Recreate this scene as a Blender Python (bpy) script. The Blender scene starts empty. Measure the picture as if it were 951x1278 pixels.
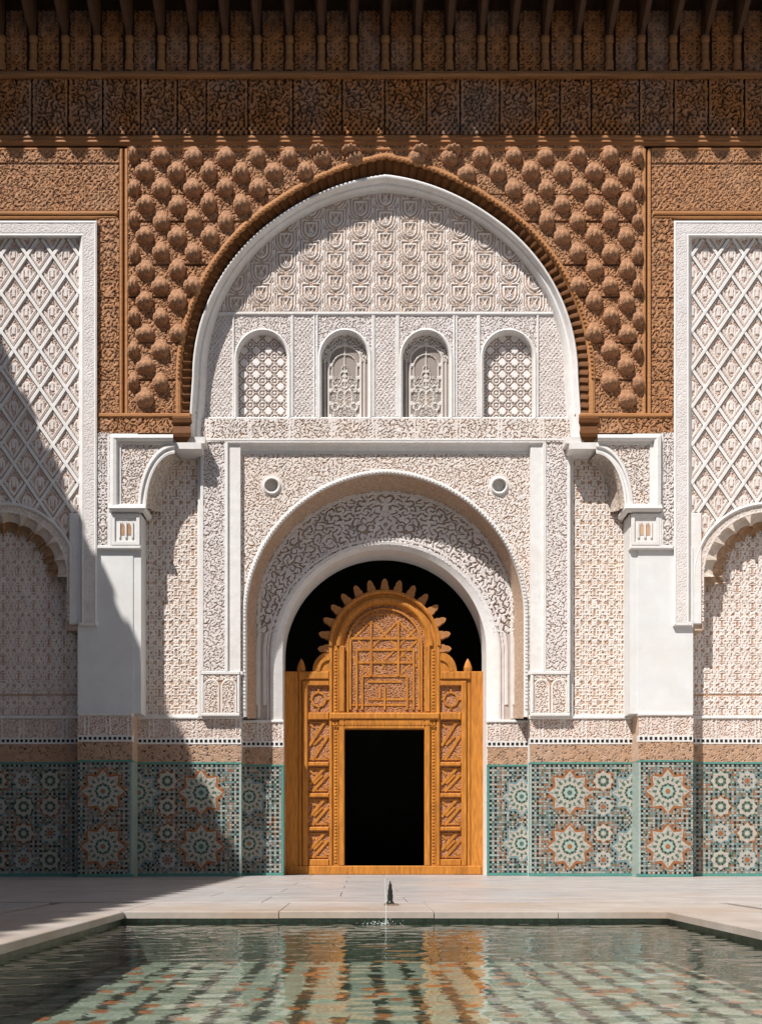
import bpy, math, random
import numpy as np
random.seed(7)
rng = np.random.RandomState(5)
S = bpy.context.scene
# ------------------------------------------------------------------ camera
D0, U = 14.0, 0.012                  # distance camera - front plane, metres per photo pixel on that plane
F = D0/U                             # focal length in photo pixels
CXP, CYP = 450.0, 1060.0             # photo pixel of the optical axis
CAMX, CAMZ = (450-481)*U, 0.42
cam = bpy.data.cameras.new('camera'); camo = bpy.data.objects.new('camera', cam)
S.collection.objects.link(camo); S.camera = camo
camo.location = (CAMX, -D0, CAMZ); camo.rotation_euler = (math.pi/2, 0, 0)
cam.sensor_fit = 'HORIZONTAL'; cam.sensor_width = 36
cam.lens = 36*F/951.0
cam.shift_x = (475.5-CXP)/951.0; cam.shift_y = (CYP-639)/951.0
cam.clip_start = 0.05; cam.clip_end = 2000
S.render.resolution_x, S.render.resolution_y = 761, 1024
# ------------------------------------------------------------------ sky + sun
SD = np.array([0.83, 1.0, -1.83]); SD = SD/np.linalg.norm(SD)     # direction the light travels
elev = math.asin(-SD[2]); azi = math.atan2(-SD[0], -SD[1])        # towards the sun, clockwise from +Y
w = bpy.data.worlds.new("World"); S.world = w; w.use_nodes = True
nt = w.node_tree; sky = nt.nodes.new('ShaderNodeTexSky'); sky.sky_type = 'NISHITA'
sky.sun_disc = False; sky.sun_elevation = elev; sky.sun_rotation = azi % (2*math.pi)
bg = nt.nodes['Background']; bg.inputs[1].default_value = 0.058
nt.links.new(sky.outputs[0], bg.inputs[0])
sl = bpy.data.lights.new('sun', 'SUN'); sl.energy = 4.8; sl.angle = math.radians(0.5); sl.color = (1.0, 0.965, 0.92)
so = bpy.data.objects.new('sun', sl); S.collection.objects.link(so)
from mathutils import Vector
so.rotation_euler = Vector(SD.tolist()).to_track_quat('-Z', 'Y').to_euler()
so.location = (-10, -12, 22)
S.view_settings.view_transform = 'Standard'; S.view_settings.look = 'None'
S.view_settings.exposure = 0.53; S.view_settings.gamma = 1.0
S.render.engine = 'CYCLES'

# ------------------------------------------------------------------ materials
def mat(name, top, low=None, rough=0.75, noise=0.12, nscale=3.0, bump=0.0, bscale=60, stain=None, stain_amt=0.4,
        stretch=(1, 1, 1), lo=0.15, hi=0.75, spec=0.3):
    m = bpy.data.materials.new(name); m.use_nodes = True; t = m.node_tree; N = t.nodes; L = t.links
    b = N['Principled BSDF']; b.inputs['Roughness'].default_value = rough
    b.inputs['Specular IOR Level'].default_value = spec
    tc = N.new('ShaderNodeTexCoord'); mp = N.new('ShaderNodeMapping'); mp.inputs['Scale'].default_value = stretch
    L.new(tc.outputs['Object'], mp.inputs['Vector'])
    n1 = N.new('ShaderNodeTexNoise'); n1.inputs['Scale'].default_value = nscale; n1.inputs['Detail'].default_value = 8
    n1.inputs['Roughness'].default_value = 0.65; L.new(mp.outputs[0], n1.inputs['Vector'])
    def mix(f, a, c, bt='MIX'):
        x = N.new('ShaderNodeMix'); x.data_type = 'RGBA'; x.blend_type = bt
        for s, i in ((f, 0), (a, 6), (c, 7)):
            if isinstance(s, (int, float)): x.inputs[i].default_value = s
            elif isinstance(s, tuple): x.inputs[i].default_value = (*s[:3], 1)
            else: L.new(s, x.inputs[i])
        return x.outputs[2]
    def ramp(src, a, c, va=0, vb=1):
        r = N.new('ShaderNodeMapRange'); r.inputs[1].default_value = a; r.inputs[2].default_value = c
        r.inputs[3].default_value = va; r.inputs[4].default_value = vb; L.new(src, r.inputs[0]); return r.outputs[0]
    col = top
    if low is not None:
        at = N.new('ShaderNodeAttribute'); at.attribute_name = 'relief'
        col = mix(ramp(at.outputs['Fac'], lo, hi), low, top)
    if stain is not None:
        n2 = N.new('ShaderNodeTexNoise'); n2.inputs['Scale'].default_value = 1.1; n2.inputs['Detail'].default_value = 6
        L.new(mp.outputs[0], n2.inputs['Vector'])
        col = mix(ramp(n2.outputs[0], 0.42, 0.68, 0, stain_amt), col, stain)
    g = ramp(n1.outputs[0], 0.3, 0.7, 1-noise, 1+noise*0.6)
    cb = N.new('ShaderNodeCombineColor'); [L.new(g, cb.inputs[i]) for i in range(3)]
    col = mix(1.0, col, cb.outputs[0], 'MULTIPLY')
    L.new(col, b.inputs['Base Color'])
    if bump:
        n3 = N.new('ShaderNodeTexNoise'); n3.inputs['Scale'].default_value = bscale; n3.inputs['Detail'].default_value = 5
        L.new(mp.outputs[0], n3.inputs['Vector'])
        bp = N.new('ShaderNodeBump'); bp.inputs['Strength'].default_value = 0.6; bp.inputs['Distance'].default_value = bump
        L.new(n3.outputs[0], bp.inputs['Height']); L.new(bp.outputs[0], b.inputs['Normal'])
    return m

M = {}
M['plaster'] = mat('smooth_plaster', (.665, .665, .66), noise=.07, bump=.003, bscale=18, stain=(.60, .57, .53), stain_amt=.5)
M['white']   = mat('white_moulding', (.70, .68, .66), noise=.10, nscale=9, bump=.003, bscale=40, stain=(.62, .54, .47), stain_amt=.3)
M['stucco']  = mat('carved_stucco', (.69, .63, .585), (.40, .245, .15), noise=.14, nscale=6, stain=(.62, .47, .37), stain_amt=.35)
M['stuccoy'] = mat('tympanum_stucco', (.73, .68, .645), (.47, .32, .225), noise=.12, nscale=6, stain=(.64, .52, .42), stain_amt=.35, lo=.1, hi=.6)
M['stuccog'] = mat('pale_carved_stucco', (.655, .61, .59), (.35, .25, .19), noise=.12, nscale=6, stain=(.60, .52, .46), stain_amt=.3)
M['stuccot'] = mat('tan_carved_stucco', (.70, .635, .595), (.40, .24, .16), noise=.16, nscale=8, stain=(.56, .45, .38), stain_amt=.45)
M['soff']    = mat('carved_soffit_plaster', (.50, .41, .34), noise=.55, nscale=22, bump=.03, bscale=26, stain=(.60, .54, .48), stain_amt=.5)
M['tan']     = mat('tan_stucco', (.52, .38, .28), noise=.22, nscale=8, bump=.004, bscale=40)
M['tanr']    = mat('ribbed_tan_stucco', (.46, .32, .225), noise=.4, nscale=26, bump=.014, bscale=30, stain=(.54, .42, .33), stain_amt=.5)
M['muqw']    = mat('pale_honeycomb_plaster', (.60, .50, .42), noise=.2, nscale=8, bump=.004, bscale=40)
M['muq']     = mat('shaded_honeycomb_plaster', (.42, .24, .13), noise=.3, nscale=8, bump=.004, bscale=40, stain=(.55, .42, .32), stain_amt=.5)
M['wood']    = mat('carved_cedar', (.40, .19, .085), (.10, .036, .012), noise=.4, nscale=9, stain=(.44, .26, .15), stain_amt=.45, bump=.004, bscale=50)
M['woodm']   = mat('cedar_moulding', (.42, .19, .07), noise=.3, nscale=4, stretch=(.5, 1, 6), bump=.003, bscale=30)
M['woodo']   = mat('orange_cedar', (.34, .135, .025), (.13, .045, .008), noise=.3, nscale=6, bump=.004, bscale=50)
M['woodd']   = mat('weathered_dark_cedar', (.36, .145, .045), (.05, .020, .008), noise=.5, nscale=9, stain=(.21, .20, .19), stain_amt=.45, bump=.005, bscale=40)
M['wooddm']  = mat('dark_cedar_moulding', (.30, .13, .045), noise=.4, nscale=4, stretch=(.4, 1, 8), bump=.003, bscale=30)
M['woodk']   = mat('old_eave_timber', (.085, .04, .02), noise=.45, nscale=4, stretch=(1, 1, .4), bump=.004, bscale=30)
M['door']    = mat('varnished_door_wood', (.50, .195, .030), noise=.38, nscale=7, stretch=(4, 4, .6), stain=(.36, .115, .016), stain_amt=.45, rough=.5, bump=.002, bscale=60)
M['doorp']   = mat('carved_door_ground', (.42, .19, .085), (.25, .10, .035), noise=.2, nscale=12, rough=.6, bump=.003, bscale=80)
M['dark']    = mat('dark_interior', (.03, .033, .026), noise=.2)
M['marble']  = mat('courtyard_marble', (.39, .365, .355), noise=.25, nscale=2.5, stretch=(1, 2.5, 1), rough=.38, stain=(.30, .26, .24), stain_amt=.6, bump=.001, bscale=30)
M['coping']  = mat('coping_marble', (.38, .335, .30), noise=.2, nscale=3, rough=.45, stain=(.32, .22, .15), stain_amt=.6, bump=.002, bscale=30)
M['joint']   = mat('damp_joint', (.07, .06, .055), noise=.2)
M['grout']   = mat('tile_grout', (.28, .26, .22), noise=.2, nscale=20)
M['t_black'] = mat('black_tile', (.018, .018, .016), rough=.3, noise=.3, nscale=40)
M['t_green'] = mat('green_tile', (.085, .14, .105), rough=.3, noise=.35, nscale=40)
M['t_teal']  = mat('teal_tile', (.085, .26, .22), rough=.3, noise=.2, nscale=30)
M['t_pale']  = mat('pale_teal_tile', (.33, .40, .36), rough=.3, noise=.2, nscale=30)
M['t_blue']  = mat('blue_tile', (.16, .255, .27), rough=.3, noise=.3, nscale=40)
M['t_rust']  = mat('rust_tile', (.31, .125, .05), rough=.35, noise=.35, nscale=40)
M['t_white'] = mat('cream_tile', (.42, .39, .335), rough=.3, noise=.25, nscale=40)
M['t_grey']  = mat('grey_tile', (.27, .265, .24), rough=.35, noise=.25, nscale=40)
M['screen']  = mat('pierced_screen_plaster', (.74, .70, .67), (.42, .32, .26), noise=.1, nscale=9)
M['iron']    = mat('blackened_bronze', (.02, .021, .018), rough=.4, noise=.3, nscale=30)
M['script']  = mat('carved_script_tile', (.43, .28, .19), (.03, .02, .015), noise=.3, nscale=9, rough=.45, lo=.1, hi=.7, stain=(.40, .22, .12), stain_amt=.6)
TILES = ['grout', 't_black', 't_green', 't_teal', 't_pale', 't_blue', 't_rust', 't_white', 't_grey']
TI = {n: i for i, n in enumerate(TILES)}; TM = [M[n] for n in TILES]

# ------------------------------------------------------------------ helpers
def W(px, py, d, dd=None):
    """photo pixel seen on the plane at depth d -> world point (optionally moved to depth dd along Y)"""
    k = (D0+d)/F
    return (CAMX+(px-CXP)*k, d if dd is None else dd, CAMZ-(py-CYP)*k)
def ypx(z, d): return CYP-(z-CAMZ)*F/(D0+d)
def link(o, parent=None, **kw):
    S.collection.objects.link(o)
    if parent is not None: o.parent = parent
    for k, v in kw.items(): o[k] = v
    return o
def empty(name, label, cat, loc=(0, 0, 0), group=None):
    o = bpy.data.objects.new(name, None); o.location = loc; o.empty_display_size = .3
    link(o, None, label=label, category=cat)
    if group: o['group'] = group
    return o
def group_part(name, parent, **kw):
    o = bpy.data.objects.new(name, None); o.empty_display_size = .1
    return link(o, parent, **kw)
def npmesh(name, V, Q, mats, parent=None, attr=None, midx=None, smooth=False, **kw):
    V = np.asarray(V, dtype=np.float32); Q = np.asarray(Q, dtype=np.int32)
    me = bpy.data.meshes.new(name); n = len(Q); k = Q.shape[1]
    me.vertices.add(len(V)); me.vertices.foreach_set('co', V.ravel())
    me.loops.add(n*k); me.loops.foreach_set('vertex_index', Q.ravel())
    me.polygons.add(n); me.polygons.foreach_set('loop_start', np.arange(0, n*k, k, dtype=np.int32))
    if midx is not None: me.polygons.foreach_set('material_index', np.asarray(midx, dtype=np.int32))
    me.polygons.foreach_set('use_smooth', np.full(n, smooth))
    if attr is not None:
        a = me.attributes.new('relief', 'FLOAT', 'POINT'); a.data.foreach_set('value', np.asarray(attr, dtype=np.float32))
    for m in (mats if isinstance(mats, list) else [mats]): me.materials.append(m)
    me.update(calc_edges=True); me.validate()
    return link(bpy.data.objects.new(name, me), parent, **kw)
class MB:
    def __init__(s): s.v = []; s.f = []; s.m = []
    def poly(s, pts, mi=0):
        i = len(s.v); s.v += [tuple(map(float, p)) for p in pts]; s.f.append(tuple(range(i, i+len(pts)))); s.m.append(mi)
    def hexa(s, a, b, mi=0):
        """a: 4 front points, b: 4 back points (same order)"""
        i = len(s.v); s.v += [tuple(map(float, p)) for p in list(a)+list(b)]
        for f in ((0, 1, 2, 3), (7, 6, 5, 4), (0, 4, 5, 1), (1, 5, 6, 2), (2, 6, 7, 3), (3, 7, 4, 0)):
            s.f.append(tuple(i+q for q in f)); s.m.append(mi)
    def wbox(s, x0, x1, y0, y1, z0, z1, mi=0):
        s.hexa([(x0, y0, z0), (x1, y0, z0), (x1, y0, z1), (x0, y0, z1)], [(x0, y1, z0), (x1, y1, z0), (x1, y1, z1), (x0, y1, z1)], mi)
    def pbox(s, x0, x1, y0, y1, d0, d1, mi=0, ch=0.0):
        """front face given in photo pixels at depth d0, extruded straight back to d1; ch = chamfer in pixels"""
        a = [W(x0, y1, d0), W(x1, y1, d0), W(x1, y0, d0), W(x0, y0, d0)]
        if ch:
            c = [W(x0+ch, y1-ch, d0), W(x1-ch, y1-ch, d0), W(x1-ch, y0+ch, d0), W(x0+ch, y0+ch, d0)]
            a2 = [(p[0], d0+ch*U, p[2]) for p in a]; i = len(s.v)
            s.v += c+a2+[(p[0], d1, p[2]) for p in a]
            s.f.append((i, i+1, i+2, i+3)); s.m.append(mi)
            for r in (0, 4):
                for q in range(4):
                    n = (q+1) % 4; s.f.append((i+r+q, i+r+4+q, i+r+4+n, i+r+n)); s.m.append(mi)
        else: s.hexa(a, [(p[0], d1, p[2]) for p in a], mi)
    def rows(s, R, mi=0, close=False):
        """strips between successive polylines"""
        i = len(s.v); n = len(R[0])
        for r in R: s.v += [tuple(map(float, p)) for p in r]
        for j in range(len(R)-1):
            for q in range(n if close else n-1):
                e = (q+1) % n
                s.f.append((i+j*n+q, i+j*n+e, i+(j+1)*n+e, i+(j+1)*n+q)); s.m.append(mi)
    def bar(s, x0, y0, x1, y1, w, d0, d1, mi=0):
        """raised strap of pixel width w from (x0,y0) to (x1,y1)"""
        L = math.hypot(x1-x0, y1-y0) or 1; nx, ny = -(y1-y0)/L*w/2, (x1-x0)/L*w/2
        a = [W(x0+nx, y0+ny, d0), W(x1+nx, y1+ny, d0), W(x1-nx, y1-ny, d0), W(x0-nx, y0-ny, d0)]
        s.hexa(a, [(p[0], d1, p[2]) for p in a], mi)
    def build(s, name, mats, parent=None, smooth=False, **kw):
        me = bpy.data.meshes.new(name); me.from_pydata(s.v, [], s.f)
        mats = mats if isinstance(mats, list) else [mats]
        for m in mats: me.materials.append(m)
        if len(mats) > 1: me.polygons.foreach_set('material_index', s.m)
        if smooth: me.polygons.foreach_set('use_smooth', [True]*len(s.f))
        me.update()
        return link(bpy.data.objects.new(name, me), parent, **kw)
def _split(s, name, mats, parent=None, **kw):
    vi = 0; par = list(range(len(s.v)))
    def fd(a):
        while par[a] != a: par[a] = par[par[a]]; a = par[a]
        return a
    for f in s.f:
        for q in f[1:]: par[fd(q)] = fd(f[0])
    G_ = {}
    for f, m in zip(s.f, s.m): G_.setdefault(fd(f[0]), []).append((f, m))
    for fs in G_.values():
        b = MB(); mp = {}
        for f, m in fs:
            for q in f:
                if q not in mp: mp[q] = len(b.v); b.v.append(s.v[q])
            b.f.append(tuple(mp[q] for q in f)); b.m.append(m)
        b.build(name, mats, parent, **kw)
MB.split = _split
def inst(name, me, parent, loc, rot=None, scale=None, **kw):
    o = bpy.data.objects.new(name, me); o.location = loc
    if rot: o.rotation_euler = rot
    if scale: o.scale = scale
    return link(o, parent, **kw)
def arc(cx, cy, rx, ry, bump=0, bw=140, ybot=None, n=72, a0=0, a1=180):
    P = []
    if ybot is not None: P.append((cx-rx, ybot))
    for i in range(n+1):
        a = math.radians(a1-(a1-a0)*i/n); x = rx*math.cos(a)
        P.append((cx+x, cy-ry*math.sin(a)-bump*max(0, 1-abs(x)/bw)**1.3))
    if ybot is not None: P.append((cx+rx, ybot))
    return P
def at(P, d, dd=None): return [W(x, y, d, dd) for x, y in P]
CX = 481.0
def mx(x): return 2*CX-x          # mirror

# height functions ------------------------------------------------------------
def fr(a): return a-np.floor(a)
def h2(i, j, s): return fr(np.sin(i*127.1+j*311.7+s*74.7)*43758.5453)
def sst(v, a, b):
    t = np.clip((v-a)/(b-a), 0, 1); return t*t*(3-2*t)
def line(v, w): return 1-sst(np.abs(v), w*.55, w)
def arab(x, y, s=15., seed=1, sym=None, br=True):
    if sym is not None: x = np.abs(x-sym)
    s = s*.70; x0_, y0_ = x, y
    x = x+1.1*np.sin(y*.31+seed)+.6*np.sin(y*.83+x*.5); y = y+1.1*np.sin(x0_*.29+seed*2)+.6*np.sin(x0_*.77-y0_*.4)
    ci, cj = np.floor(x/s), np.floor(y/s); best = np.full(x.shape, 1e9); TH = np.zeros(x.shape); H = np.zeros(x.shape)
    for a in (-1, 0, 1):
        for b in (-1, 0, 1):
            i, j = ci+a, cj+b
            ox = (i+.5+(h2(i, j, seed)-.5)*.75)*s; oy = (j+.5+(h2(i, j, seed+3)-.5)*.75)*s
            dx, dy = x-ox, y-oy; r = np.hypot(dx, dy)*(1+.35*(h2(i, j, seed+5)-.5)); m = r < best
            best = np.where(m, r, best); TH = np.where(m, np.arctan2(dy, dx), TH); H = np.where(m, h2(i, j, seed+9), H)
    n = np.where(fr(H*7) > .55, 2., 1.)
    v = np.sin(np.where(H > .5, 1, -1)*n*TH+best*2*np.pi/(s*(.40+.2*fr(H*13)))+H*12)
    h = np.maximum(sst(v, -.80, -.15), 1-sst(best, s*.10, s*.2))
    k = h2(np.floor(x0_/2.1), np.floor(y0_/2.1), seed+20)
    if br: h = np.maximum(h, sst(np.sin(x0_*1.15+np.sin(y0_*.5)*1.5)*np.sin(y0_*1.05+np.cos(x0_*.4)*1.5), .32, .7))
    return h*(.84+.16*k)
def kufic(x, y, p=28., q=34., x0=0, y0=0):
    u = np.abs(fr((x-x0)/p)-.5); v = np.abs(fr((y-y0)/q)-.5); a = .055
    h = line(u-.06, a)*(v < .36)
    h = np.maximum(h, line(u-.22, a)*(v > .12)); h = np.maximum(h, line(u-.38, a)*((v < .2) | (v > .33)))
    h = np.maximum(h, line(v-.12, a*.85)*((u < .23) | (u > .37))); h = np.maximum(h, line(v-.27, a*.85)*(u > .21))
    h = np.maximum(h, line(v-.40, a*.85)*(u < .4)); h = np.maximum(h, line(u+v-.5, a*1.1)*(u > .25))
    h = np.maximum(h, line(np.hypot(u*1.0, (v-.5)*1.2)-.12, a))
    k = h2(np.floor(x/2.3), np.floor(y/2.3), 31)
    return np.clip(h*(.65+.35*k)+.4*arab(x, y, 8, 4)*(k > .3), 0, 1)
def shields(x, y):
    p, q = 31., 26.6
    def one(ox, oy):
        i = np.round((x-CX-ox)/(2*p)); j = np.round((y-300-oy)/q)
        dx = np.abs(x-CX-ox-i*2*p); dy = y-300-oy-j*q
        return np.where(dy < 0, np.maximum(dx-7.2, -dy-8), np.hypot(dx*1.02, dy*.9)-7.3), dx, dy
    s1, a1, b1 = one(0, 0); s2, a2, b2 = one(p, q/2)
    k = s1 < s2; s = np.where(k, s1, s2); dx = np.where(k, a1, a2); dy = np.where(k, b1, b2)
    h = np.maximum(line(s, 1.35), .9*line(s-4.0, 1.05)*(dx > 2.5)); h = np.maximum(h, .8*line(s-7.2, 1.1)*(dx > 4))
    h = np.maximum(h, line(np.abs(s1-s2), 1.3)*.8*(s > 5))
    h = np.maximum(h, line(dx-np.clip(-dy*.45, 0, 9)-.3, 1.0)*(s < -1.2)*(dy < 4)*.9); h = np.maximum(h, line(np.hypot(dx, dy-3)-2.6, .9)*(s < -.5))
    k2 = h2(np.floor(x/2.2), np.floor(y/2.2), 40)
    return np.clip(h*(.85+.15*k2)+.18*sst(arab(x, y, 7, 23), .3, .9)*(h < .3), 0, 1)
def dots(x, y, p=6.):
    k = h2(np.floor(x/3), np.floor(y/3), 8)
    return sst(np.cos(2*np.pi*x/p)*np.cos(2*np.pi*y/(p*1.25))+.5*(k-.5), -.55, .1)*(.75+.25*k)
def holes(x, y, p=7., seed=2):
    return 1-.9*sst(arab(x, y, p*1.3, seed), .7, .98)*(h2(np.floor(x/p), np.floor(y/p), seed) > .35)
def script(x, y, s=13., seed=3):
    u = x/s+np.sin(y*.5)*.12; k = np.floor(u); c = np.abs(fr(u)-.5)
    v = line(c-.28, .16)*(h2(k, np.floor(y/17.), seed) > .3)
    return np.clip(np.maximum(arab(x, y, s*.95, seed), v), 0, 1)
def mirrored(f, *a, **k):
    return lambda x, y: f(np.where(x > CX, 2*CX-x, x), y, *a, **k)

def relief(name, x0, x1, y0, y1, hf, d, amp, m, parent, mask=None, step=1.0, smooth=False, **kw):
    nx = max(2, int(round((x1-x0)/step))+1); ny = max(2, int(round((y1-y0)/step))+1)
    X, Y = np.meshgrid(np.linspace(x0, x1, nx), np.linspace(y0, y1, ny))
    H = hf(X, Y); k = (D0+d)/F
    V = np.stack([CAMX+(X-CXP)*k, d-amp*H, CAMZ-(Y-CYP)*k], -1).reshape(-1, 3)
    idx = np.arange(nx*ny).reshape(ny, nx)
    Q = np.stack([idx[1:, :-1], idx[1:, 1:], idx[:-1, 1:], idx[:-1, :-1]], -1)
    if mask is not None:
        mk = mask((X[1:, 1:]+X[:-1, :-1])/2, (Y[1:, 1:]+Y[:-1, :-1])/2); Q = Q[mk]
        Q = Q.reshape(-1, 4); u, inv = np.unique(Q, return_inverse=True); V = V[u]; H = H.ravel()[u]; Q = inv.reshape(-1, 4)
    else: Q = Q.reshape(-1, 4)
    return npmesh(name, V, Q, m, parent, attr=H.ravel(), smooth=smooth, **kw)
def inarch(x, y, cx, cy, rx, ry, bump=0, bw=140):
    dx = np.abs(x-cx); t = np.clip(1-(dx/rx)**2, 0, 1)
    top = cy-ry*np.sqrt(t)-bump*np.clip(1-dx/bw, 0, 1)**1.3
    return (dx < rx) & (y > top)

# ================================================================== FACADE
fac = empty('palace_facade', 'white carved stucco and cedar courtyard facade with a great arch above blue-green tiled walls', 'building')
DW = 0.01                                         # wood plane
# ---- eave --------------------------------------------------------
eave = group_part('eave', fac)
b = MB(); b.wbox(-9.2, 9.2, -1.46, .5, W(0, -74, 0)[2], W(0, -74, 0)[2]+.12); b.wbox(-9.2, 9.2, -1.50, -1.462, W(0, -70, 0)[2], W(0, -70, 0)[2]+.2)
b.build('eave_deck', M['woodk'], eave)
b = MB(); zt = W(0, -96, 0)[2]
for k in range(12): b.wbox(-9.3, 9.3, -1.62+k*.17, -1.44+k*.17, zt+k*.10, zt+.05+k*.10)
b.build('roof_tiles', M['t_green'], eave)
def corbel_mesh():
    b = MB(); e0, e1 = .0, 1.45; R = []
    for t in np.linspace(0, 1, 9):
        e = e0+(e1-e0)*t; zb = 47+(-22-47)*(t**.9)+2.6*math.sin(t*9.4)
        wd = (5.5+8.5*t+1.0*math.sin(t*12))*U
        z = CAMZ-(zb-CYP)*U; zt = max(CAMZ-(-75-CYP)*U, z+.35); R.append([(-wd, -e, zt), (-wd, -e, z+.34), (-wd*.72, -e, z+.10), (-wd*.4, -e, z), (wd*.4, -e, z), (wd*.72, -e, z+.10), (wd, -e, z+.34), (wd, -e, zt)])
    b.rows(R); b.poly(R[-1])
    me = bpy.data.meshes.new('eave_bracket'); me.from_pydata(b.v, [], b.f); me.materials.append(M['woodk']); me.update(); return me
cme = corbel_mesh()
def post_mesh():
    b = MB()
    prof = [(44, 5.5), (50, 5.5), (52, 4), (56, 4.6), (70, 4.6), (74, 3.6), (76, 5.5), (88, 5.5)]
    R = [[(r*U*math.cos(a), -r*U*math.sin(a), CAMZ-(y-CYP)*U) for a in np.linspace(math.pi, 0, 7)] for y, r in prof]
    b.rows(R)
    me = bpy.data.meshes.new('eave_colonnette'); me.from_pydata(b.v, [], b.f); me.materials.append(M['wooddm']); me.update(); return me
pme = post_mesh()
for k in range(-15, 16):
    x = k*40*U
    inst('eave_bracket', cme, eave, (x, 0, 0), scale=(1+.1*(random.random()-.5), 1, 1))
    inst('eave_colonnette', pme, eave, (x, .03, 0))
b = MB()
b.wbox(-9.2, 9.2, .16, .5, CAMZ+(1060-92)*U, CAMZ+(1060+78)*U)
b.build('eave_wall', M['woodk'], eave)
def panelpat(x, y):
    u = np.abs(fr((x-CX)/40.+0)-.5)*40     # 0 at panel centre (between colonnettes)
    yy = (y-30)
    h = np.maximum(line(u-6, 1.6), line(np.hypot(u, y-40)-9, 1.8)); h = np.maximum(h, line(u+np.abs(fr(y/16.)-.5)*16-6, 1.6))
    return np.maximum(h, .8*arab(u, y, 10, 6))
for k in range(-13, 13):
    xc = CX+20+40*k
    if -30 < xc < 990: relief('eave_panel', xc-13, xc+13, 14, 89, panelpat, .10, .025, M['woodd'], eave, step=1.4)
# ---- frieze ----------------------------------------------------------
frz = group_part('carved_frieze', fac)
b = MB()
def hmould(b, x0, x1, ys, ds, mi=0):
    b.rows([[W(x0, y, d), W(x1, y, d)] for y, d in zip(ys, ds)], mi)
hmould(b, -120, 1080, [88, 88, 91, 95, 98, 99], [.2, -.06, -.10, -.09, -.05, .05])
b.build('frieze_rail', M['wooddm'], frz)
b = MB(); hmould(b, -120, 1080, [167, 168, 171, 174, 176, 178, 181, 183], [.05, -.02, -.035, -.02, -.035, -.02, -.01, .05])
b.build('frieze_rail', M['wooddm'], frz)
js = [-60, -5, 41, 86, 129, 176, 222, 258, 310, 366, 427, 480, 532, 574, 623, 668, 698, 737, 797, 840, 883, 928, 975, 1030]
for a, c in zip(js[:-1], js[1:]):
    sd = int(a) % 17
    relief('frieze_board', a+.9, c-.9, 98, 169, lambda x, y, s=sd: np.where(y > 155, dots(x, y, 7), np.maximum(arab(x, y, 14, s, br=False), line(np.abs(x-(x.min()+x.max())/2)-(x.max()-x.min())*.46, 1.2))),
           .0+random.uniform(-.012, .012), .045, M['woodd'], frz, step=1.2)
b = MB(); b.pbox(-60, 1030, 97, 170, .05, .3); b.build('frieze_backing', M['woodk'], frz)
# ---- wood spandrel ------------------------------------------------------
spn = group_part('cedar_spandrel', fac)
def spanpat(x, y):
    # leafy ground between the bosses
    h = .7*arab(x, y, 11, 8)+.3*dots(x, y, 6.6)
    for yy in (243, 277, 331, 371, 428, 475): h = np.where(np.abs(y-yy) < .9, -.3, h)
    return h
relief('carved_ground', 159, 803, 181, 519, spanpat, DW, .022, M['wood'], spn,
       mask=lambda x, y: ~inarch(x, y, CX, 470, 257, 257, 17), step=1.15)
def boss_mesh():
    b = MB(); R = []; n = 20
    # (height, protrusion, half width)
    for z, p, w in ((18, .3, 6.0), (13, 3.0, 7.2), (9, 5.6, 8.4), (6.6, 7.2, 9.2), (6.0, 9.6, 10.4), (3.0, 12.8, 11.0), (-.5, 14.2, 11.2), (-4, 13.2, 10.6), (-7, 10.4, 9.0), (-9.4, 6.4, 6.6), (-10.2, 2.8, 4.6), (-10.4, -.5, 3.6)):
        row = []
        for i in range(n+1):
            a = math.pi*i/n; rib = 1+(.09 if (i//2) % 2 else -.07)*(p > 8)+.05*math.sin(i*2.1+z)
            row.append((-w*math.cos(a)*U, -p*rib*math.sin(a)**.8*U, z*U))
        R.append(row)
    b.rows(R[::-1])
    me = bpy.data.meshes.new('carved_boss'); me.from_pydata(b.v, [], b.f)
    me.polygons.foreach_set('use_smooth', [True]*len(b.f)); me.materials.append(M['woodb']); me.update(); return me
M['woodb'] = mat('boss_cedar', (.37, .18, .088), noise=.6, nscale=22, bump=.035, bscale=38, stain=(.40, .23, .13), stain_amt=.4)
bme = boss_mesh()
nb = 0
for x in (397, 437, 525, 565):
    p = W(x, 190, DW); inst('carved_boss', bme, spn, (p[0], p[1], p[2]), scale=(.95, 1, .6))
for r in range(0, 17):
    y = 197+20.1*r
    for k in range(-9, 10):
        x = CX+40*k+(20 if r % 2 else 0)
        if x < 157 or x > 805: continue
        if bool(inarch(np.array(x), np.array(y), CX, 470, 262, 262, 18)) or y > 508: continue
        sx = random.uniform(.88, 1.08)
        edge = x < 166 or x > 796
        p = W(x+random.uniform(-1, 1)+(6 if x < 166 else -6 if x > 796 else 0), y+random.uniform(-1.2, 1.2), DW)
        inst('carved_boss', bme, spn, (p[0], p[1]+.004, p[2]), rot=(0, random.uniform(-.15, .15), 0),
             scale=(sx*(.62 if edge else 1), random.uniform(.66, .9), random.uniform(.88, 1.06))); nb += 1
b = MB(); R = []
for r, bm, dd in ((262, 18.5, DW+.03), (261.5, 18.5, DW-.03), (259, 18, DW-.04), (256, 18, DW-.03), (253.5, 18, DW+.0)):
    R.append(at(arc(CX, 470, r, r, bm, ybot=521), dd))
b.rows(R); 
# little beads on the arch edge
P = arc(CX, 470, 258.5, 258.5, 18, ybot=516, n=150)
for i in range(1, len(P)-1):
    x, y = P[i]; b.pbox(x-1.3, x+1.3, y-1.3, y+1.3, DW-.055, DW-.02)
b.build('beaded_arch_edge', M['woodm'], spn, kind='stuff')
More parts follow.
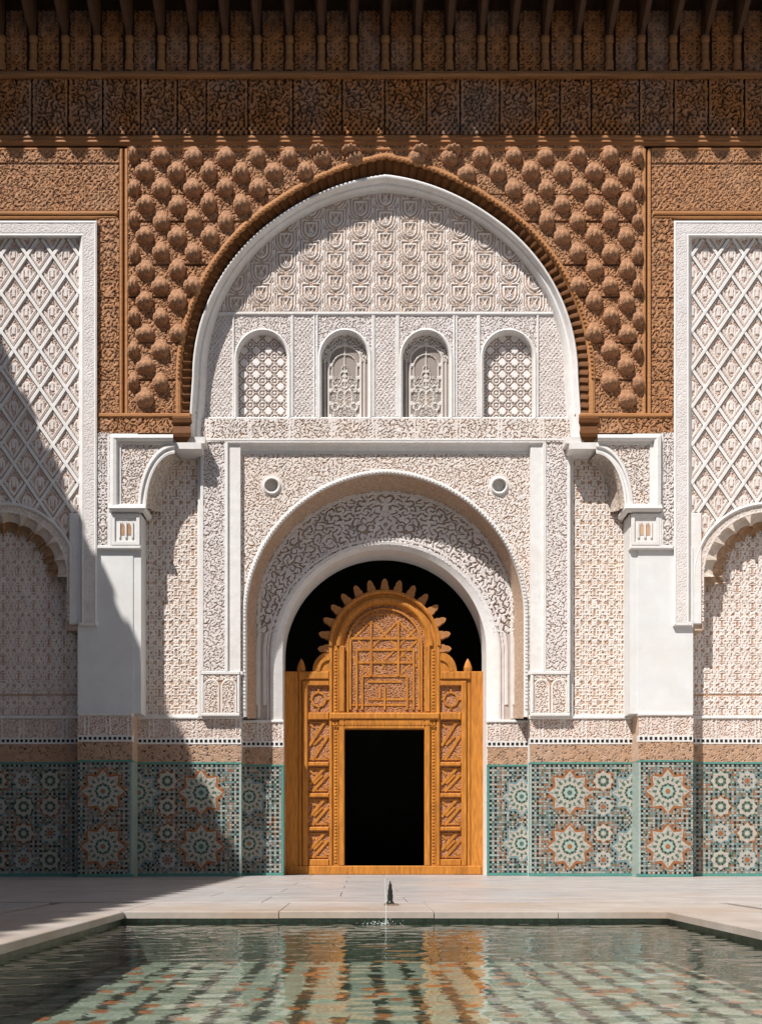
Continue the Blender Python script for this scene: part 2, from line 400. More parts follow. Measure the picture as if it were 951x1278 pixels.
# ribbed band : every rib a small wedge
b = MB(); b2 = MB()
O = arc(CX, 470, 254, 254, 18, ybot=None, n=300); I = arc(CX, 470, 237, 237, 10.5, ybot=None, n=300)
Od, Id = DW+.0, .155
So, Si = [], []
allO = [(CX-254, y) for y in np.arange(519, 471, -2.6)]+O+[(CX+254, y) for y in np.arange(472, 520, 2.6)]
allI = [(CX-237, y) for y in np.arange(519, 471, -2.6)]+I+[(CX+237, y) for y in np.arange(472, 520, 2.6)]
for i, ((x, y), (u, v)) in enumerate(zip(allO, allI)):
    ph = (i % 4)/4.0; hh = [0, .028, .034, .004][i % 4]
    # push towards arch centre line / the opening by hh
    dx, dy = CX-x, 470-min(y, 470); L = math.hypot(dx, dy) or 1
    So.append(W(x+dx/L*hh/U*.4, y+dy/L*hh/U*.4, Od-hh*.6)); Si.append(W(u+dx/L*hh/U*.4, v+dy/L*hh/U*.4, Id-hh*.6))
b.rows([So, [tuple((np.array(p)*.5+np.array(q)*.5)+np.array([0, -.012, 0])) for p, q in zip(So, Si)], Si])
b.build('ribbed_soffit_band', M['woodo'], spn, kind='stuff')
# mouldings round the spandrel
b = MB()
def rail(b, x0, x1, y0, y1, d0, h=.035, mi=0, ch=1.2): b.pbox(x0, x1, y0, y1, d0-h, d0+.06, mi, ch)
for m_ in (0, 1):
    f = (lambda x: x) if not m_ else mx
    for a, c in ((149, 153), (155.5, 160)):
        rail(b, min(f(a), f(c)), max(f(a), f(c)), 184, 517, DW, .03)
    rail(b, min(f(122), f(238)), max(f(122), f(238)), 515, 520, DW, .04)
    rail(b, min(f(-60), f(147)), max(f(-60), f(147)), 262, 267, DW, .04); rail(b, min(f(-60), f(145)), max(f(-60), f(145)), 269, 271, DW, .025, ch=.6)
    rail(b, min(f(-60), f(148.5)), max(f(-60), f(148.5)), 183, 187, DW, .02)
rail(b, 160.5, 801.5, 183, 187, DW, .03)
b.split('spandrel_moulding', M['woodm'], spn)
for m_, nm in ((0, 'l'), (1, 'r')):
    f = (lambda x: x) if not m_ else mx
    def rr(a, c, *r, **k): relief(r[0], min(f(a), f(c)), max(f(a), f(c)), *r[1:], **k)
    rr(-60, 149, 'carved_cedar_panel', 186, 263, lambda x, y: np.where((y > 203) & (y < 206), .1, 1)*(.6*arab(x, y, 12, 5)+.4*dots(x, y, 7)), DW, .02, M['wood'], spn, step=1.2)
    for j, (ya, yb) in enumerate(((270, 331), (331.8, 371), (371.8, 428), (428.8, 475), (475.8, 516))):
        rr(120, 149, 'cedar_border_board', ya, yb, lambda x, y: .75*arab(x, y, 14, 12, sym=f(136))+.25*dots(x, y, 6), DW+random.uniform(-.006, .008), .022, M['wood'], spn, step=1.15)
    rr(120, 149, 'cedar_corner_panel', 266, 271, lambda x, y: dots(x, y, 5), DW, .01, M['wood'], spn)
    rr(121, 222, 'impost_band', 519, 541, lambda x, y: .8*arab(x, y, 13, 21)+.2*dots(x, y, 7), DW+.0, .025, M['woodo2'] if 'woodo2' in M else M['wood'], spn, step=1.1)
    # hanging impost block
    b = MB()
    a, c = sorted((f(214), f(240)))
    R = []
    for y, g, dd in ((518, 0, DW-.01), (521, 1, DW-.07), (527, 0, DW-.06), (531, 2.5, DW-.03), (540, 1, DW-.07), (545, 2, DW-.06), (549, 5, DW-.04), (553, 8, DW+.02)):
        R.append([W(a+g, y, .1), W(a+g, y, dd), W(c-g, y, dd), W(c-g, y, .1)])
    b.rows(R); b.poly(R[-1]); b.build('impost_block', M['woodo'], spn)
b = MB()
b.pbox(-60, 122, 180, 280, DW+.02, .5); b.pbox(mx(122), mx(-60), 180, 280, DW+.02, .5)
b.split('spandrel_backing', M['woodk'], spn)

# ---- great arch white soffit ---------------------------------------------------
ga = group_part('great_arch', fac)
b = MB(); R = []
for rx, bm, dd, rg in ((241, 12, .06, 0), (240, 11.5, .045, 0), (238.5, 11, .05, 0), (233, 9, .14, 0), (230.5, 8.5, .15, 0), (227, 7.5, .20, 0), (221.5, 6, .32, 0)):
    P = arc(CX, 470, rx, rx, bm, ybot=558, n=90)
    # foot flares slightly outward as in the building
    P[0] = (P[0][0]-6, P[0][1]); P[-1] = (P[-1][0]+6, P[-1][1])
    R.append(at(P, dd))
b.rows(R); b.build('white_arch_soffit', M['white'], ga, smooth=False)
# tympanum
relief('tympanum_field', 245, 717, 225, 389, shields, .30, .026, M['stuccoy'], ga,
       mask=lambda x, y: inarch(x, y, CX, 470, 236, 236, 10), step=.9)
# ---- window band y 388-550 ---------------------------------------------------
DT = .30
wb = group_part('window_band', fac)
b = MB()
rail(b, 250, 712, 388, 392.5, DT, .03); rail(b, 248, 714, 520, 525, DT, .035)
b.split('white_string_course', M['white'], wb)
win = [(297, 358), (401.5, 459), (503, 560.5), (604, 665)]
def wmask(x, y):
    m = np.ones(x.shape, bool)
    for a, c in win: m &= ~inarch(x, y, (a+c)/2, 447, (c-a)/2+2, 33)
    return m
def pierpat(x, y):
    o = .5*dots(x, y, 5.2)+.5*arab(x, y, 8, 77)
    for a, c in win:
        z = (x > a-7) & (x < c+7); o = np.where(z, arab(x, y, 9, 14), o)
    return o
relief('window_wall', 246, 716, 391, 522, pierpat, DT, .012, M['stuccog'], wb, mask=wmask, step=.95)
fl = MB()
for a, c in win:
    for q in (a-7, c+5): rail(fl, q, q+2.4, 393, 520, DT, .028, ch=.5)
for q in (392, 461.5, 480.3, 498.7, 566.5, 570): pass
for q in (365.5, 392, 467, 495, 570, 596): rail(fl, q-1, q+1, 393, 520, DT, .022, ch=.4)
fl.split('thin_fillet', M['white'], wb)
def stargrid(x, y, x0, y0):
    p = 15.2; u = np.abs(fr((x-x0)/p)-.5)*p; v = np.abs(fr((y-y0)/p)-.5)*p
    s = np.minimum(np.maximum(u, v)*1.25, (u+v)*.80); h = 1-sst(s, 3.8, 5.2); h = np.maximum(h, .75*line(np.hypot(u-7.6, v-7.6)-4.2, 1.)); h = np.maximum(h, .6*line(u-7.6, .9)*(v < 4)); h = np.maximum(h, .6*line(v-7.6, .9)*(u < 4))
    return np.maximum(h, .8*(1-sst(np.hypot(u-7.6, v-7.6), 1.2, 2.4)))
def floral(x, y, cx):
    dx = np.abs(x-cx); L = lambda v, w: line(v, w)
    h = L(dx-20, 1.5)*(y > 448); h = np.maximum(h, L(np.hypot(dx, y-452)-20.5, 1.6)*(y < 452)); h = np.maximum(h, L(np.hypot(dx, y-458)-15.5, 1.1)*(y < 458)); h = np.maximum(h, L(dx-15.3, 1.1)*(y >= 458)*(y < 478))
    h = np.maximum(h, L(dx, 1.1)*(y < 512)); 
    for r, yy in ((7, 470), (4.5, 461), (5, 480)): h = np.maximum(h, L(np.hypot(dx*1.25, y-yy)-r, 1.1))
    h = np.maximum(h, L(np.hypot((dx-4.5)*1.7, (y-498)*.75)-8, 1.1)); h = np.maximum(h, L(np.hypot(dx-11, y-486)-4, 1.)); h = np.maximum(h, L(np.hypot(dx-12, y-508)-4.5, 1.))
    h = np.maximum(h, L(dx-12-3*np.cos(y/4.5), .9)*(y > 470)); h = np.maximum(h, 1-sst(np.hypot(dx, y-470), 2, 3.5)); h = np.maximum(h, .55*sst(arab(x, y, 7, 3, sym=cx), .5, .95)*(dx < 15)*(y > 470))
    h = np.maximum(h, .9*sst(arab(x, y, 8, 3, sym=cx), .3, .9)*(np.hypot(dx, y-452) > 21)*(y < 452))
    h = np.maximum(h, (1-sst(np.hypot(dx-18, np.abs(fr(y/16.)-.5)*16), 2, 3.4))*(y > 450)); h = np.maximum(h, L(dx-24.5, 1.2)*(y > 448))
    return h
M['glass2'] = mat('floral_screen', (.62, .57, .52), (.30, .25, .22), noise=.1)
M['amber'] = mat('amber_inset', (.60, .38, .20), noise=.35, nscale=30, rough=.4)
for wi, (a, c) in enumerate(win):
    cx = (a+c)/2; hw = (c-a)/2
    wn = group_part('window', wb)
    b = MB(); R = []
    for g, dd in ((5, DT+.02), (4.6, DT-.03), (3, DT-.04), (1, DT-.025), (0, DT+.02), (0, DT+.13)):
        P = arc(cx, 447, hw+g, 33+g, 0, ybot=521, n=28); R.append(at(P, DT if dd > DT else dd, dd))
    b.rows(R); b.build('window_frame', M['white'], wn)
    if wi in (0, 3):
        relief('pierced_star_screen', a-2, c+2, 410, 523, lambda x, y: stargrid(x, y, cx-30.4, 430), DT+.11, .02, M['screen'] if 'screen' in M else M['stucco'], wn, step=.9,
               mask=lambda x, y: inarch(x, y, cx, 447, hw+1.5, 34))
    else:
        relief('floral_screen', a-2, c+2, 410, 523, lambda x, y: floral(x, y, cx), DT+.11, .02, M['glass2'], wn, step=.9,
               mask=lambda x, y: inarch(x, y, cx, 447, hw+1.5, 34))
        b = MB()
        for sx in (-1, 1):
            P = [(cx+sx*(5.5+4.2*math.cos(q)), 498+9.5*math.sin(q)) for q in np.linspace(0, 2*math.pi, 9)[:-1]]
            b.poly([W(x, y, DT+.107) for x, y in P][::sx*-1])
        b.split('amber_pane', M['amber'], wn)
relief('inscription_band', 246, 716, 523, 552, lambda x, y: np.maximum(arab(x, y, 11, 5), line(np.abs(fr(x/52.)-.5)*52-24, 1.4)), .24, .016, M['stucco'], wb, step=.95)
b = MB()
rail(b, 250, 712, 547, 550, .24, .02, ch=.6)
b.build('band_moulding', M['white'], wb)

# ---- lower lateral panels -------------------------------------------------------
ZB = CAMZ+(1060-891)*U          # top of the tan band
DL, DC, DS, DA = .36, .25, .34, .78
for m_ in (0, 1):
    f = (lambda x: x) if not m_ else mx
    sp = group_part('side_panel', fac)
    a, c = sorted((f(150), f(256)))
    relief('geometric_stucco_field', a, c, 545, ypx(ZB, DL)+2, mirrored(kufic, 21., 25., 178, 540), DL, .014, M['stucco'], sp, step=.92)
    a, c = sorted((f(246.5), f(250.5))); b = MB(); rail(b, a, c, 566, ypx(ZB, DL), DL-.03, .03, ch=.8)
    a, c = sorted((f(176), f(179))); 
    yb = ypx(ZB, DL); rail(b, *sorted((f(177), f(250))), yb-3, yb+1, DL, .02, ch=.6)
    b.split('vertical_fillet', M['white'], sp)
    # inner strip beside portal frame
    a, c = sorted((f(250.5), f(283)))
    relief('arabesque_strip', a, c, 549, 840, mirrored(arab, 11., 16), DC, .014, M['stuccog'], sp, step=.92)
    b = MB()
    e = f(250); e2 = f(254); x0, x1 = sorted((e, e2)); rail(b, x0, x1, 553, 838, DC, .02, ch=.5)
    b.pbox(*sorted((f(250.5), f(300))), 552, ypx(ZB, DC), DC+.01, DL+.1)
    yb = ypx(ZB, DC)
    for (ya, yc) in ((838, 842), (yb-4, yb)): rail(b, *sorted((f(250.5), f(299))), ya, yc, DC, .025, ch=.6)
    for q in (251, 296): rail(b, *sorted((f(q), f(q+3))), 842.5, yb-4.5, DC, .02, ch=.5)
    b.split('strip_frame', M['white'], sp)
    def blk(x, y):
        X = np.abs(np.abs(x-f(275))-11); h = .8*arab(x, y, 8, 9)*(((y > 858-np.sqrt(np.clip(80-X*X, 0, None))) & (X < 8.5)) | (y < 850))
        return np.maximum(h, line(np.where(y > 858, X-9, np.hypot(X, y-858)-9), 1.6))
    relief('twin_arch_block', *sorted((f(254.5), f(295.5))), 842, yb-4, blk, DC, .018, M['stucco'], sp, step=.9)

# ---- portal frame ---------------------------------------------------------------
pt = group_part('portal_surround', fac)
b = MB()
def rectP(x0, y0, yb): return [(x0, yb), (x0, y0), (mx(x0), y0), (mx(x0), yb)]
R = [at(rectP(280, 548, 838), DC+.02), at(rectP(280.5, 548.5, 838), DC-.02), at(rectP(284, 552, 838), DC-.025), at(rectP(286.5, 556, 838), DC+.03), at(rectP(294, 563, 838), DC+.08), at(rectP(296, 566, 838), DC+.075), at(rectP(299, 570, 838), DC+.14)]
b.rows(R); b.build('portal_frame_moulding', M['white'], pt)
b = MB()
for y0_ in (838,): pass
b.pbox(252, 303, 838, 842, DC+.005, .7); b.pbox(mx(303), mx(252), 838, 842, DC+.005, .7)
b.split('frame_base', M['white'], pt)
def portpat(x, y):
    h = arab(x, y, 10.5, 31)
    for cx in (339, mx(339)):
        r = np.hypot(x-cx, y-606); h = np.where(r < 14, 1.0*(r > 8), h)
    return h
xb0, xb1 = 297, mx(297)
relief('arabesque_spandrel', xb0, xb1, 566, ypx(ZB, DS)+2, portpat, DS, .014, M['stucco'], pt,
       mask=lambda x, y: ~inarch(x, y, CX, 768, 176, 176, 4) & ~((np.hypot(np.abs(x-CX)-142, y-606) < 8)), step=.95)
for m_ in (0, 1):
    cx = 339 if not m_ else mx(339)
    b = MB(); ring = lambda r, d: [W(cx+r*math.cos(q), 606+r*math.sin(q), d) for q in np.linspace(0, 2*math.pi, 25)[:-1]]
    b.rows([ring(12, DS+.01), ring(11.5, DS-.03), ring(9.5, DS-.045), ring(8.3, DS-.02), ring(7.5, DS+.10), ring(.1, DS+.10)], close=True)
    b.build('round_roundel', M['white'], pt)
b = MB(); R = []
yb = ypx(ZB, DS)
for r, dd in ((178.5, DS+.0), (178, DS-.03), (176, DS-.04), (174, DS-.028), (172.5, DS+.0)): R.append(at(arc(CX, 768, r, r, 4, ybot=yb), dd))
b.rows(R); 
P = arc(CX, 768, 176, 176, 4, ybot=None, n=120)+[(CX+176, y) for y in np.arange(773, 886, 4.6)]+[(CX-176, y) for y in np.arange(773, 886, 4.6)]
for x, y in P: b.pbox(x-1.4, x+1.4, y-1.4, y+1.4, DS-.052, DS-.03)
b.build('beaded_rim', M['white'], pt, kind='stuff')
b = MB(); R = []
for k in range(7):
    t = k/6; R.append(at(arc(CX, 768, 172.5-12.5*t, 172.5-18*t, 4*(1-t), ybot=yb+2), DS+(DA-DS)*t))
b.rows(R); b.build('tan_cavetto', M['tanr'], pt, smooth=True)
b = MB(); R = []
for rx, dd in ((160, DA+.01), (159.5, DA-.02), (156.5, DA-.025), (155.5, DA+.01)): R.append(at(arc(CX, 768, rx, rx-5, 0, ybot=yb+2), dd))
b.rows(R)
b.build('inner_fillet', M['white'], pt)
def bandpat(x, y):
    r = np.hypot(x-CX, np.minimum(y, 820)-820); th = np.arctan2(820-np.minimum(y, 820), x-CX)
    s = np.where(y < 820, np.abs(th-np.pi/2)*150, 236+(y-820))
    edge = np.maximum(line(r-147, 1.6), line(r-143, 1.))
    low = (y > 760)
    h = np.where(low & (y > 790), .35+.65*sst(np.cos((r-142)*2*np.pi/9.), -.2, .5)*(y < 880), arab(s, r, 15, 17, br=False))
    vv = (190-r)*.40; h = np.where((s < vv) & (r < 190), .8*h+.1, h); h = np.maximum(h, line(s-vv, 1.6)*(r < 191))
    return np.maximum(h, edge)
yA = ypx(ZB, DA)
relief('calligraphy_band', CX-162, CX+162, 606, yA+2, bandpat, DA, .028, M['stuccoc'] if 'stuccoc' in M else M['stuccog'], pt,
       mask=lambda x, y: inarch(x, y, CX, 768, 161, 156) & ~inarch(x, y, CX, 820, 138, 140), step=.92)
# white inner ring and jamb
b = MB(); DD = 1.24
Pin = arc(CX-2, 820, 123.5, 123.5, 0, ybot=ypx(0, 1.24)+1, n=64)
inn = at(Pin, 1.24)
R = [at(arc(CX, 820, 143.5, 144.5, 0, ybot=1100, n=64), DA+.02), at(arc(CX, 820, 142, 144, 0, ybot=1100, n=64), DA-.03), at(arc(CX, 820, 138, 140.5, 0, ybot=1100, n=64), DA-.02),
     [(p[0], .81, p[2]) for p in inn], [(p[0], 1.36, p[2]) for p in inn]]
for r in R:
    for j in (0, -1): r[j] = (r[j][0], r[j][1], 0.0)
b.rows(R); b.build('white_door_arch', M['plaster2'] if 'plaster2' in M else M['white'], pt, smooth=False)

# ---- pilasters ---------------------------------------------------------------------
ZT = CAMZ+(1060-683)*U
def kbracket(x, y): return arab(x, y, 9, 41)
for m_ in (0, 1):
    f = (lambda x: x) if not m_ else mx
    S2 = lambda a, c: tuple(sorted((f(a), f(c))))
    pl = group_part('pilaster', fac)
    b = MB(); b.pbox(*S2(97, 166), 683, ypx(ZB, 0), 0, .5); b.pbox(*S2(110, 166), 540, 684, .02, .5)
    b.build('plaster_shaft', M['plaster'], pl)
    b = MB(); b.pbox(*S2(97.3, 165.3), 950, 1094.9, .006, .5); b.build('tiled_shaft', M['t_pale'], pl)
    b = MB(); b.pbox(*S2(97.3, 165.3), ypx(ZB, 0)+.3, 949.5, .006, .5); b.build('band_shaft', M['tan'], pl)
    relief('narrow_carved_strip', *S2(119, 138), 540, 682, lambda x, y: arab(x, y, 9, 44, sym=f(129)), -.02, .02, M['stuccog'], pl, step=.95)
    b = MB(); rail(b, *S2(134, 136.5), 543, 681, -.02, .02, ch=.5); rail(b, *S2(121, 176), 680.5, 685, -.02, .035, ch=1)
    rail(b, *S2(136, 139), 640, 681, -.02, .03, ch=.5); b.pbox(*S2(121, 172), 541, 683, -.012, .1)
    b.split('strip_fillet', M['white'], pl)
    # framed bracket box
    b = MB(); x0, x1 = S2(137, 215)
    def fr_(g, y0g, y1g, d): 
        xa, xb = (137+g, 216-0*g); q = [(xa, 631-y1g), (xa, 542+y0g), (xb, 542+y0g)]
        return at([(f(x), y) for x, y in q], d)
    b.rows([fr_(0, 0, 0, .02), fr_(0, 0, 0, -.10), fr_(4, 4, 0, -.115), fr_(8, 7, 0, -.10), fr_(10, 9, 0, -.05), fr_(14, 12, 0, -.05), fr_(15, 14, 0, -.02)])
    R = []
    for y, dd, g in ((629, -.02, 0), (630, -.11, 0), (634, -.12, -1), (637, -.10, 1), (640, -.03, 3)):
        R.append([W(f(136+g), y, dd, .1), W(f(136+g), y, dd), W(f(181-g), y, dd), W(f(181-g), y, dd, .3)])
    b.rows(R)
    b.build('bracket_frame', M['white'], pl)
    relief('bracket_carving', *S2(150, 216), 552, 631, kbracket, -.02, .02, M['stucco'], pl, step=.95,
           mask=lambda x, y: ~((np.hypot((np.where(x > CX, 2*CX-x, x)-218)/1.0, (y-634)/1.72*1.0) < 46)))
    # corbel arc: rim + deep soffit
    def ca(rx, ry, cx_=218., cy_=634., n=18, dx=0): 
        return [(f(cx_-rx*math.sin(t)+dx), cy_-ry*math.cos(t)) for t in np.linspace(0, math.pi/2, n)]
    b = MB(); b.rows([at(ca(47, 81), -.0), at(ca(46, 80), -.055), at(ca(43, 77), -.06), at(ca(42, 75), -.03), at(ca(39, 72), -.03), at(ca(38, 71), -.05), at(ca(35.5, 68), -.045)])
    b.build('corbel_rim', M['white'], pl)
    b = MB()
    rows = []
    for t in np.linspace(0, 1, 7):
        rows.append(at(ca(35.5-8*t-2*math.sin(t*9), 68-5*t, cx_=218+10*t, cy_=634+6*t), -.045+.42*t))
    b.rows(rows); b.build('corbel_soffit', M['soff'], pl)
    # corbel body behind + arch foot ledge
    b = MB()
    b.pbox(*S2(214, 251), 552, 560, -.02, .38); b.pbox(*S2(214, 256), 545, 553, .015, .38)
    b.split('arch_foot_ledge', M['white'], pl)
    # small block with two arched holes
    b = MB(); xx0, xx1 = S2(139, 174); b.pbox(xx0, xx1, 641, 681, -.03, .3)
    for xa, xb, ya, yb_ in ((139, 174, 641, 645), (139, 174, 676, 680), (139, 143, 645, 676), (170, 174, 645, 676)): b.pbox(*S2(xa, xb), ya, yb_, -.055, -.03)
    for g in (150, 158.5):
        pass
    b.split('capital_block', M['white'], pl)
    b = MB()
    for g in (153, 161):
        P = [(f(g)-2.6, 668), (f(g)+2.6, 668), (f(g)+2.6, 656), (f(g), 652), (f(g)-2.6, 656)]
        b.poly([W(x, y, -.034) for x, y in P])
    b.split('ochre_inset', M['ochre'] if 'ochre' in M else M['muq'], pl)
    b = MB()
    for xa, xb in ((148, 150), (155.8, 158), (164, 166)): b.pbox(*S2(xa, xb), 651, 671, -.05, -.03)
    b.split('capital_colonnette', M['white'], pl)
    # inner arris
    b = MB(); b.pbox(*S2(165, 176), 641, ypx(ZB, 0), .012, .5); b.build('pilaster_arris', M['plaster'], pl)

# ---- side niches ---------------------------------------------------------------------
DN, DB = .05, .34
def lat_nodes(): pass
for m_ in (0, 1):
    f = (lambda x: x) if not m_ else mx
    S2 = lambda a, c: tuple(sorted((f(a), f(c))))
    nc = group_part('side_niche', fac)
    # frame
    b = MB()
    def fp(g, gy, yb): return [(-60, 275+gy), (121-g, 275+gy), (121-g, yb)]
    rws = []
    for g, dd, ys in ((0, .03, 779), (0, -.055, 779), (2, -.066, 779), (4, -.055, 779), (16, -.055, 779), (18, -.065, 779), (19, -.055, 779), (23, DN, 779)):
        gy = g*1.0
        rws.append(at([(f(x), y) for x, y in fp(g, gy, ys)], dd))
    b.rows(rws)
    b.pbox(*S2(98, 121), 776.5, 781, -.06, .05, ch=.8)
    b.pbox(*S2(86, 101), 640, 779, DN-.04, DN+.2, ch=1)
    b.build('niche_frame', M['white'], nc)
    relief('frame_carving', *S2(103, 118), 290, 777, lambda x, y: .55+.45*arab(x, y, 8, 3), -.05, .010, M['stuccog'], nc, step=1.0)
    relief('frame_carving', *S2(-50, 118), 278, 290.5, lambda x, y: .55+.45*arab(x, y, 8, 4), -.05, .010, M['stuccog'], nc, step=1.0)
    cxn, cyn = f(4), 720
    def leaf(x, y):
        X = np.where(x > CX, 2*CX-x, x)
        a = (X-98.3)/32.4; bq = (y-318)/47.4
        i1 = np.round(a-.5)+.5; j1 = np.round(bq); i2 = np.round(a); j2 = np.round(bq-.5)+.5
        dx1, dy1 = (a-i1)*32.4, (bq-j1)*47.4; dx2, dy2 = (a-i2)*32.4, (bq-j2)*47.4
        k = (np.abs(dx1)/16.2+np.abs(dy1)/23.7) < (np.abs(dx2)/16.2+np.abs(dy2)/23.7)
        dx = np.where(k, dx1, dx2); dy = np.where(k, dy1, dy2); ax = np.abs(dx)
        h = line(np.where(dy > 0, ax-4.5, np.hypot(ax, dy*.8)-4.5), 1.6)*(dy < 9)
        h = np.maximum(h, line(ax*.9+dy*.6-9, 1.6)); h = np.maximum(h, line(ax-1, 1.4)*(np.abs(dy) < 5)); h = np.maximum(h, .55*arab(X, y, 8, 57)); h = np.maximum(h, .7*line(ax/16.2*20+np.abs(dy)/23.7*20-15, 1.5))
        R_ = np.hypot(X-4, y-720)
        edge = np.where(k, np.abs(dx1)/16.2+np.abs(dy1)/23.7, np.abs(dx2)/16.2+np.abs(dy2)/23.7); h = np.where(edge > .80, h*.15, h)
        h = np.where((R_ < 92) | (y > 722), np.maximum(arab(X, y, 10, 51), line(R_-81, 1.5)), h)
        return np.clip(h, 0, 1)
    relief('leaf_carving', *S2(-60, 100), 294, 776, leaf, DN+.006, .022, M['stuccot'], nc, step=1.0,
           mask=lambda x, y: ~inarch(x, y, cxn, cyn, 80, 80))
    # lattice bars, one object each
    def clipseg(p, q):
        # clip to x<99, y 297..720 and outside circle R 92
        P, Qv = np.array(p, float), np.array(q, float); ts = [i/240 for i in range(241)]; runs = []; cur = None
        for t in ts:
            v = P+(Qv-P)*t
            ok = (-40 <= v[0] <= 99) and (297 <= v[1] <= 735) and math.hypot(v[0]-4, v[1]-720) > 92 and not (v[1] > 640 and v[0] > 85)
            if ok: cur = (cur[0], t) if cur else (t, t)
            elif cur: runs.append(cur); cur = None
        if cur: runs.append(cur)
        return [((P+(Qv-P)*a), (P+(Qv-P)*c)) for a, c in runs if c-a > .02]
    sl_ = 47.4/32.4
    for sg, dl in ((1, 0), (-1, .006)):
        for k in range(-16, 26):
            # line through (98.3, 318+47.4k) with slope sg
            p = (-40, 318+47.4*k-sg*(-40-98.3)*-sl_) if False else (-40, 318+47.4*k+sg*sl_*(-40-98.3)); q = (99, 318+47.4*k+sg*sl_*(99-98.3))
            for A, B in clipseg(p, q):
                bb = MB(); d0 = DN-.034+dl
                L = np.hypot(*(B-A)); n_ = (-(B-A)[1]/L, (B-A)[0]/L)
                def off(P_, w_): return (f(P_[0]+n_[0]*w_), P_[1]+n_[1]*w_)
                rw = []
                for w_, dd in ((-2.1, DN+.01), (-2.0, d0+.006), (-1.6, d0), (1.6, d0), (2.0, d0+.006), (2.1, DN+.01)):
                    rw.append([W(*off(A, w_), dd), W(*off(B, w_), dd)])
                bb.rows(rw); bb.build('lattice_bar', M['white'], nc)
    # small leaf clips at the nodes
    # arch moulding
    b = MB(); RR = []
    for r, dd in ((94, DN), (93.5, DN-.035), (91.5, DN-.045), (89.5, DN-.03), (89, DN)): RR.append(at(arc(cxn, cyn, r, r, 0, ybot=776, n=40), dd))
    b.rows(RR)
    b.build('niche_arch_moulding', M['grey_st'] if 'grey_st' in M else M['white'], nc)
    # honeycomb tiers: scalloped hoods stepping back
    for tier, (r0, r1, dA, nn, ph) in enumerate(((85.5, 69, DN-.012, 10, 0), (82, 64, DN+.08, 11, .5), (77, 58, DN+.15, 10, 0), (71, 53, DN+.21, 11, .5))):
        for k in range(nn):
            t0 = (k+ph*0)/nn; t1 = (k+1)/nn
            if ph: t0 -= .5/nn; t1 -= .5/nn
            a0, a1 = math.pi*(1-t0), math.pi*(1-t1); 
            if f(CX) is None: pass
            if math.cos((a0+a1)/2)*(-1 if m_ else 1) < -.45: continue
            bb = MB(); nq = 8; front = []; back = []; outer = []
            for q in range(nq+1):
                s = q/nq; a = a0+(a1-a0)*s; sc = math.sin(math.pi*s)**.5
                ri = r1+(r0-r1)*sc*.92; 
                front.append(W(cxn+ri*math.cos(a), cyn-ri*math.sin(a), dA)); rb = r1-3+(r0-r1)*sc*.2
                back.append(W(cxn+rb*math.cos(a), cyn-rb*math.sin(a), dA+.085))
                ro = r0+3.5; outer.append(W(cxn+ro*math.cos(a), cyn-ro*math.sin(a), dA))
            midr = [tuple(np.array(p)*.45+np.array(q_)*.55+np.array([0, .012, .03*U/U*.3])) for p, q_ in zip(front, back)]
            bb.rows([outer, front, midr, back])
            bb.build('honeycomb_cell', [M['muq']] if tier else [M['muqw'] if 'muqw' in M else M['muq']], nc, smooth=False)  # tiers behind the first get a darker colour, painting in their shade
    # jamb and back wall
    b = MB(); P1 = arc(cxn, cyn, 82, 82, 0, ybot=786, n=40); P2 = arc(cxn, cyn, 80, 80, 0, ybot=786, n=40)
    w1 = at(P1, DN-.01); w2 = at(P2, DN); w3 = [(p[0], DB+.05, p[2]) for p in w2]
    b.rows([w1, w2, w3]); b.pbox(*S2(84.3, 98), 778.5, 787, DN+.001, DB+.04); b.build('niche_soffit', M['tan'], nc)
    relief('niche_carving', *S2(-70, 100), 630, ypx(ZB, DB)+2, lambda x, y: kufic(x, y, 19., 22., f(4), 9)*np.where(np.abs(y-868) < 1.5, .2, 1), DB, .014, M['stuccot'], nc, step=1.0)

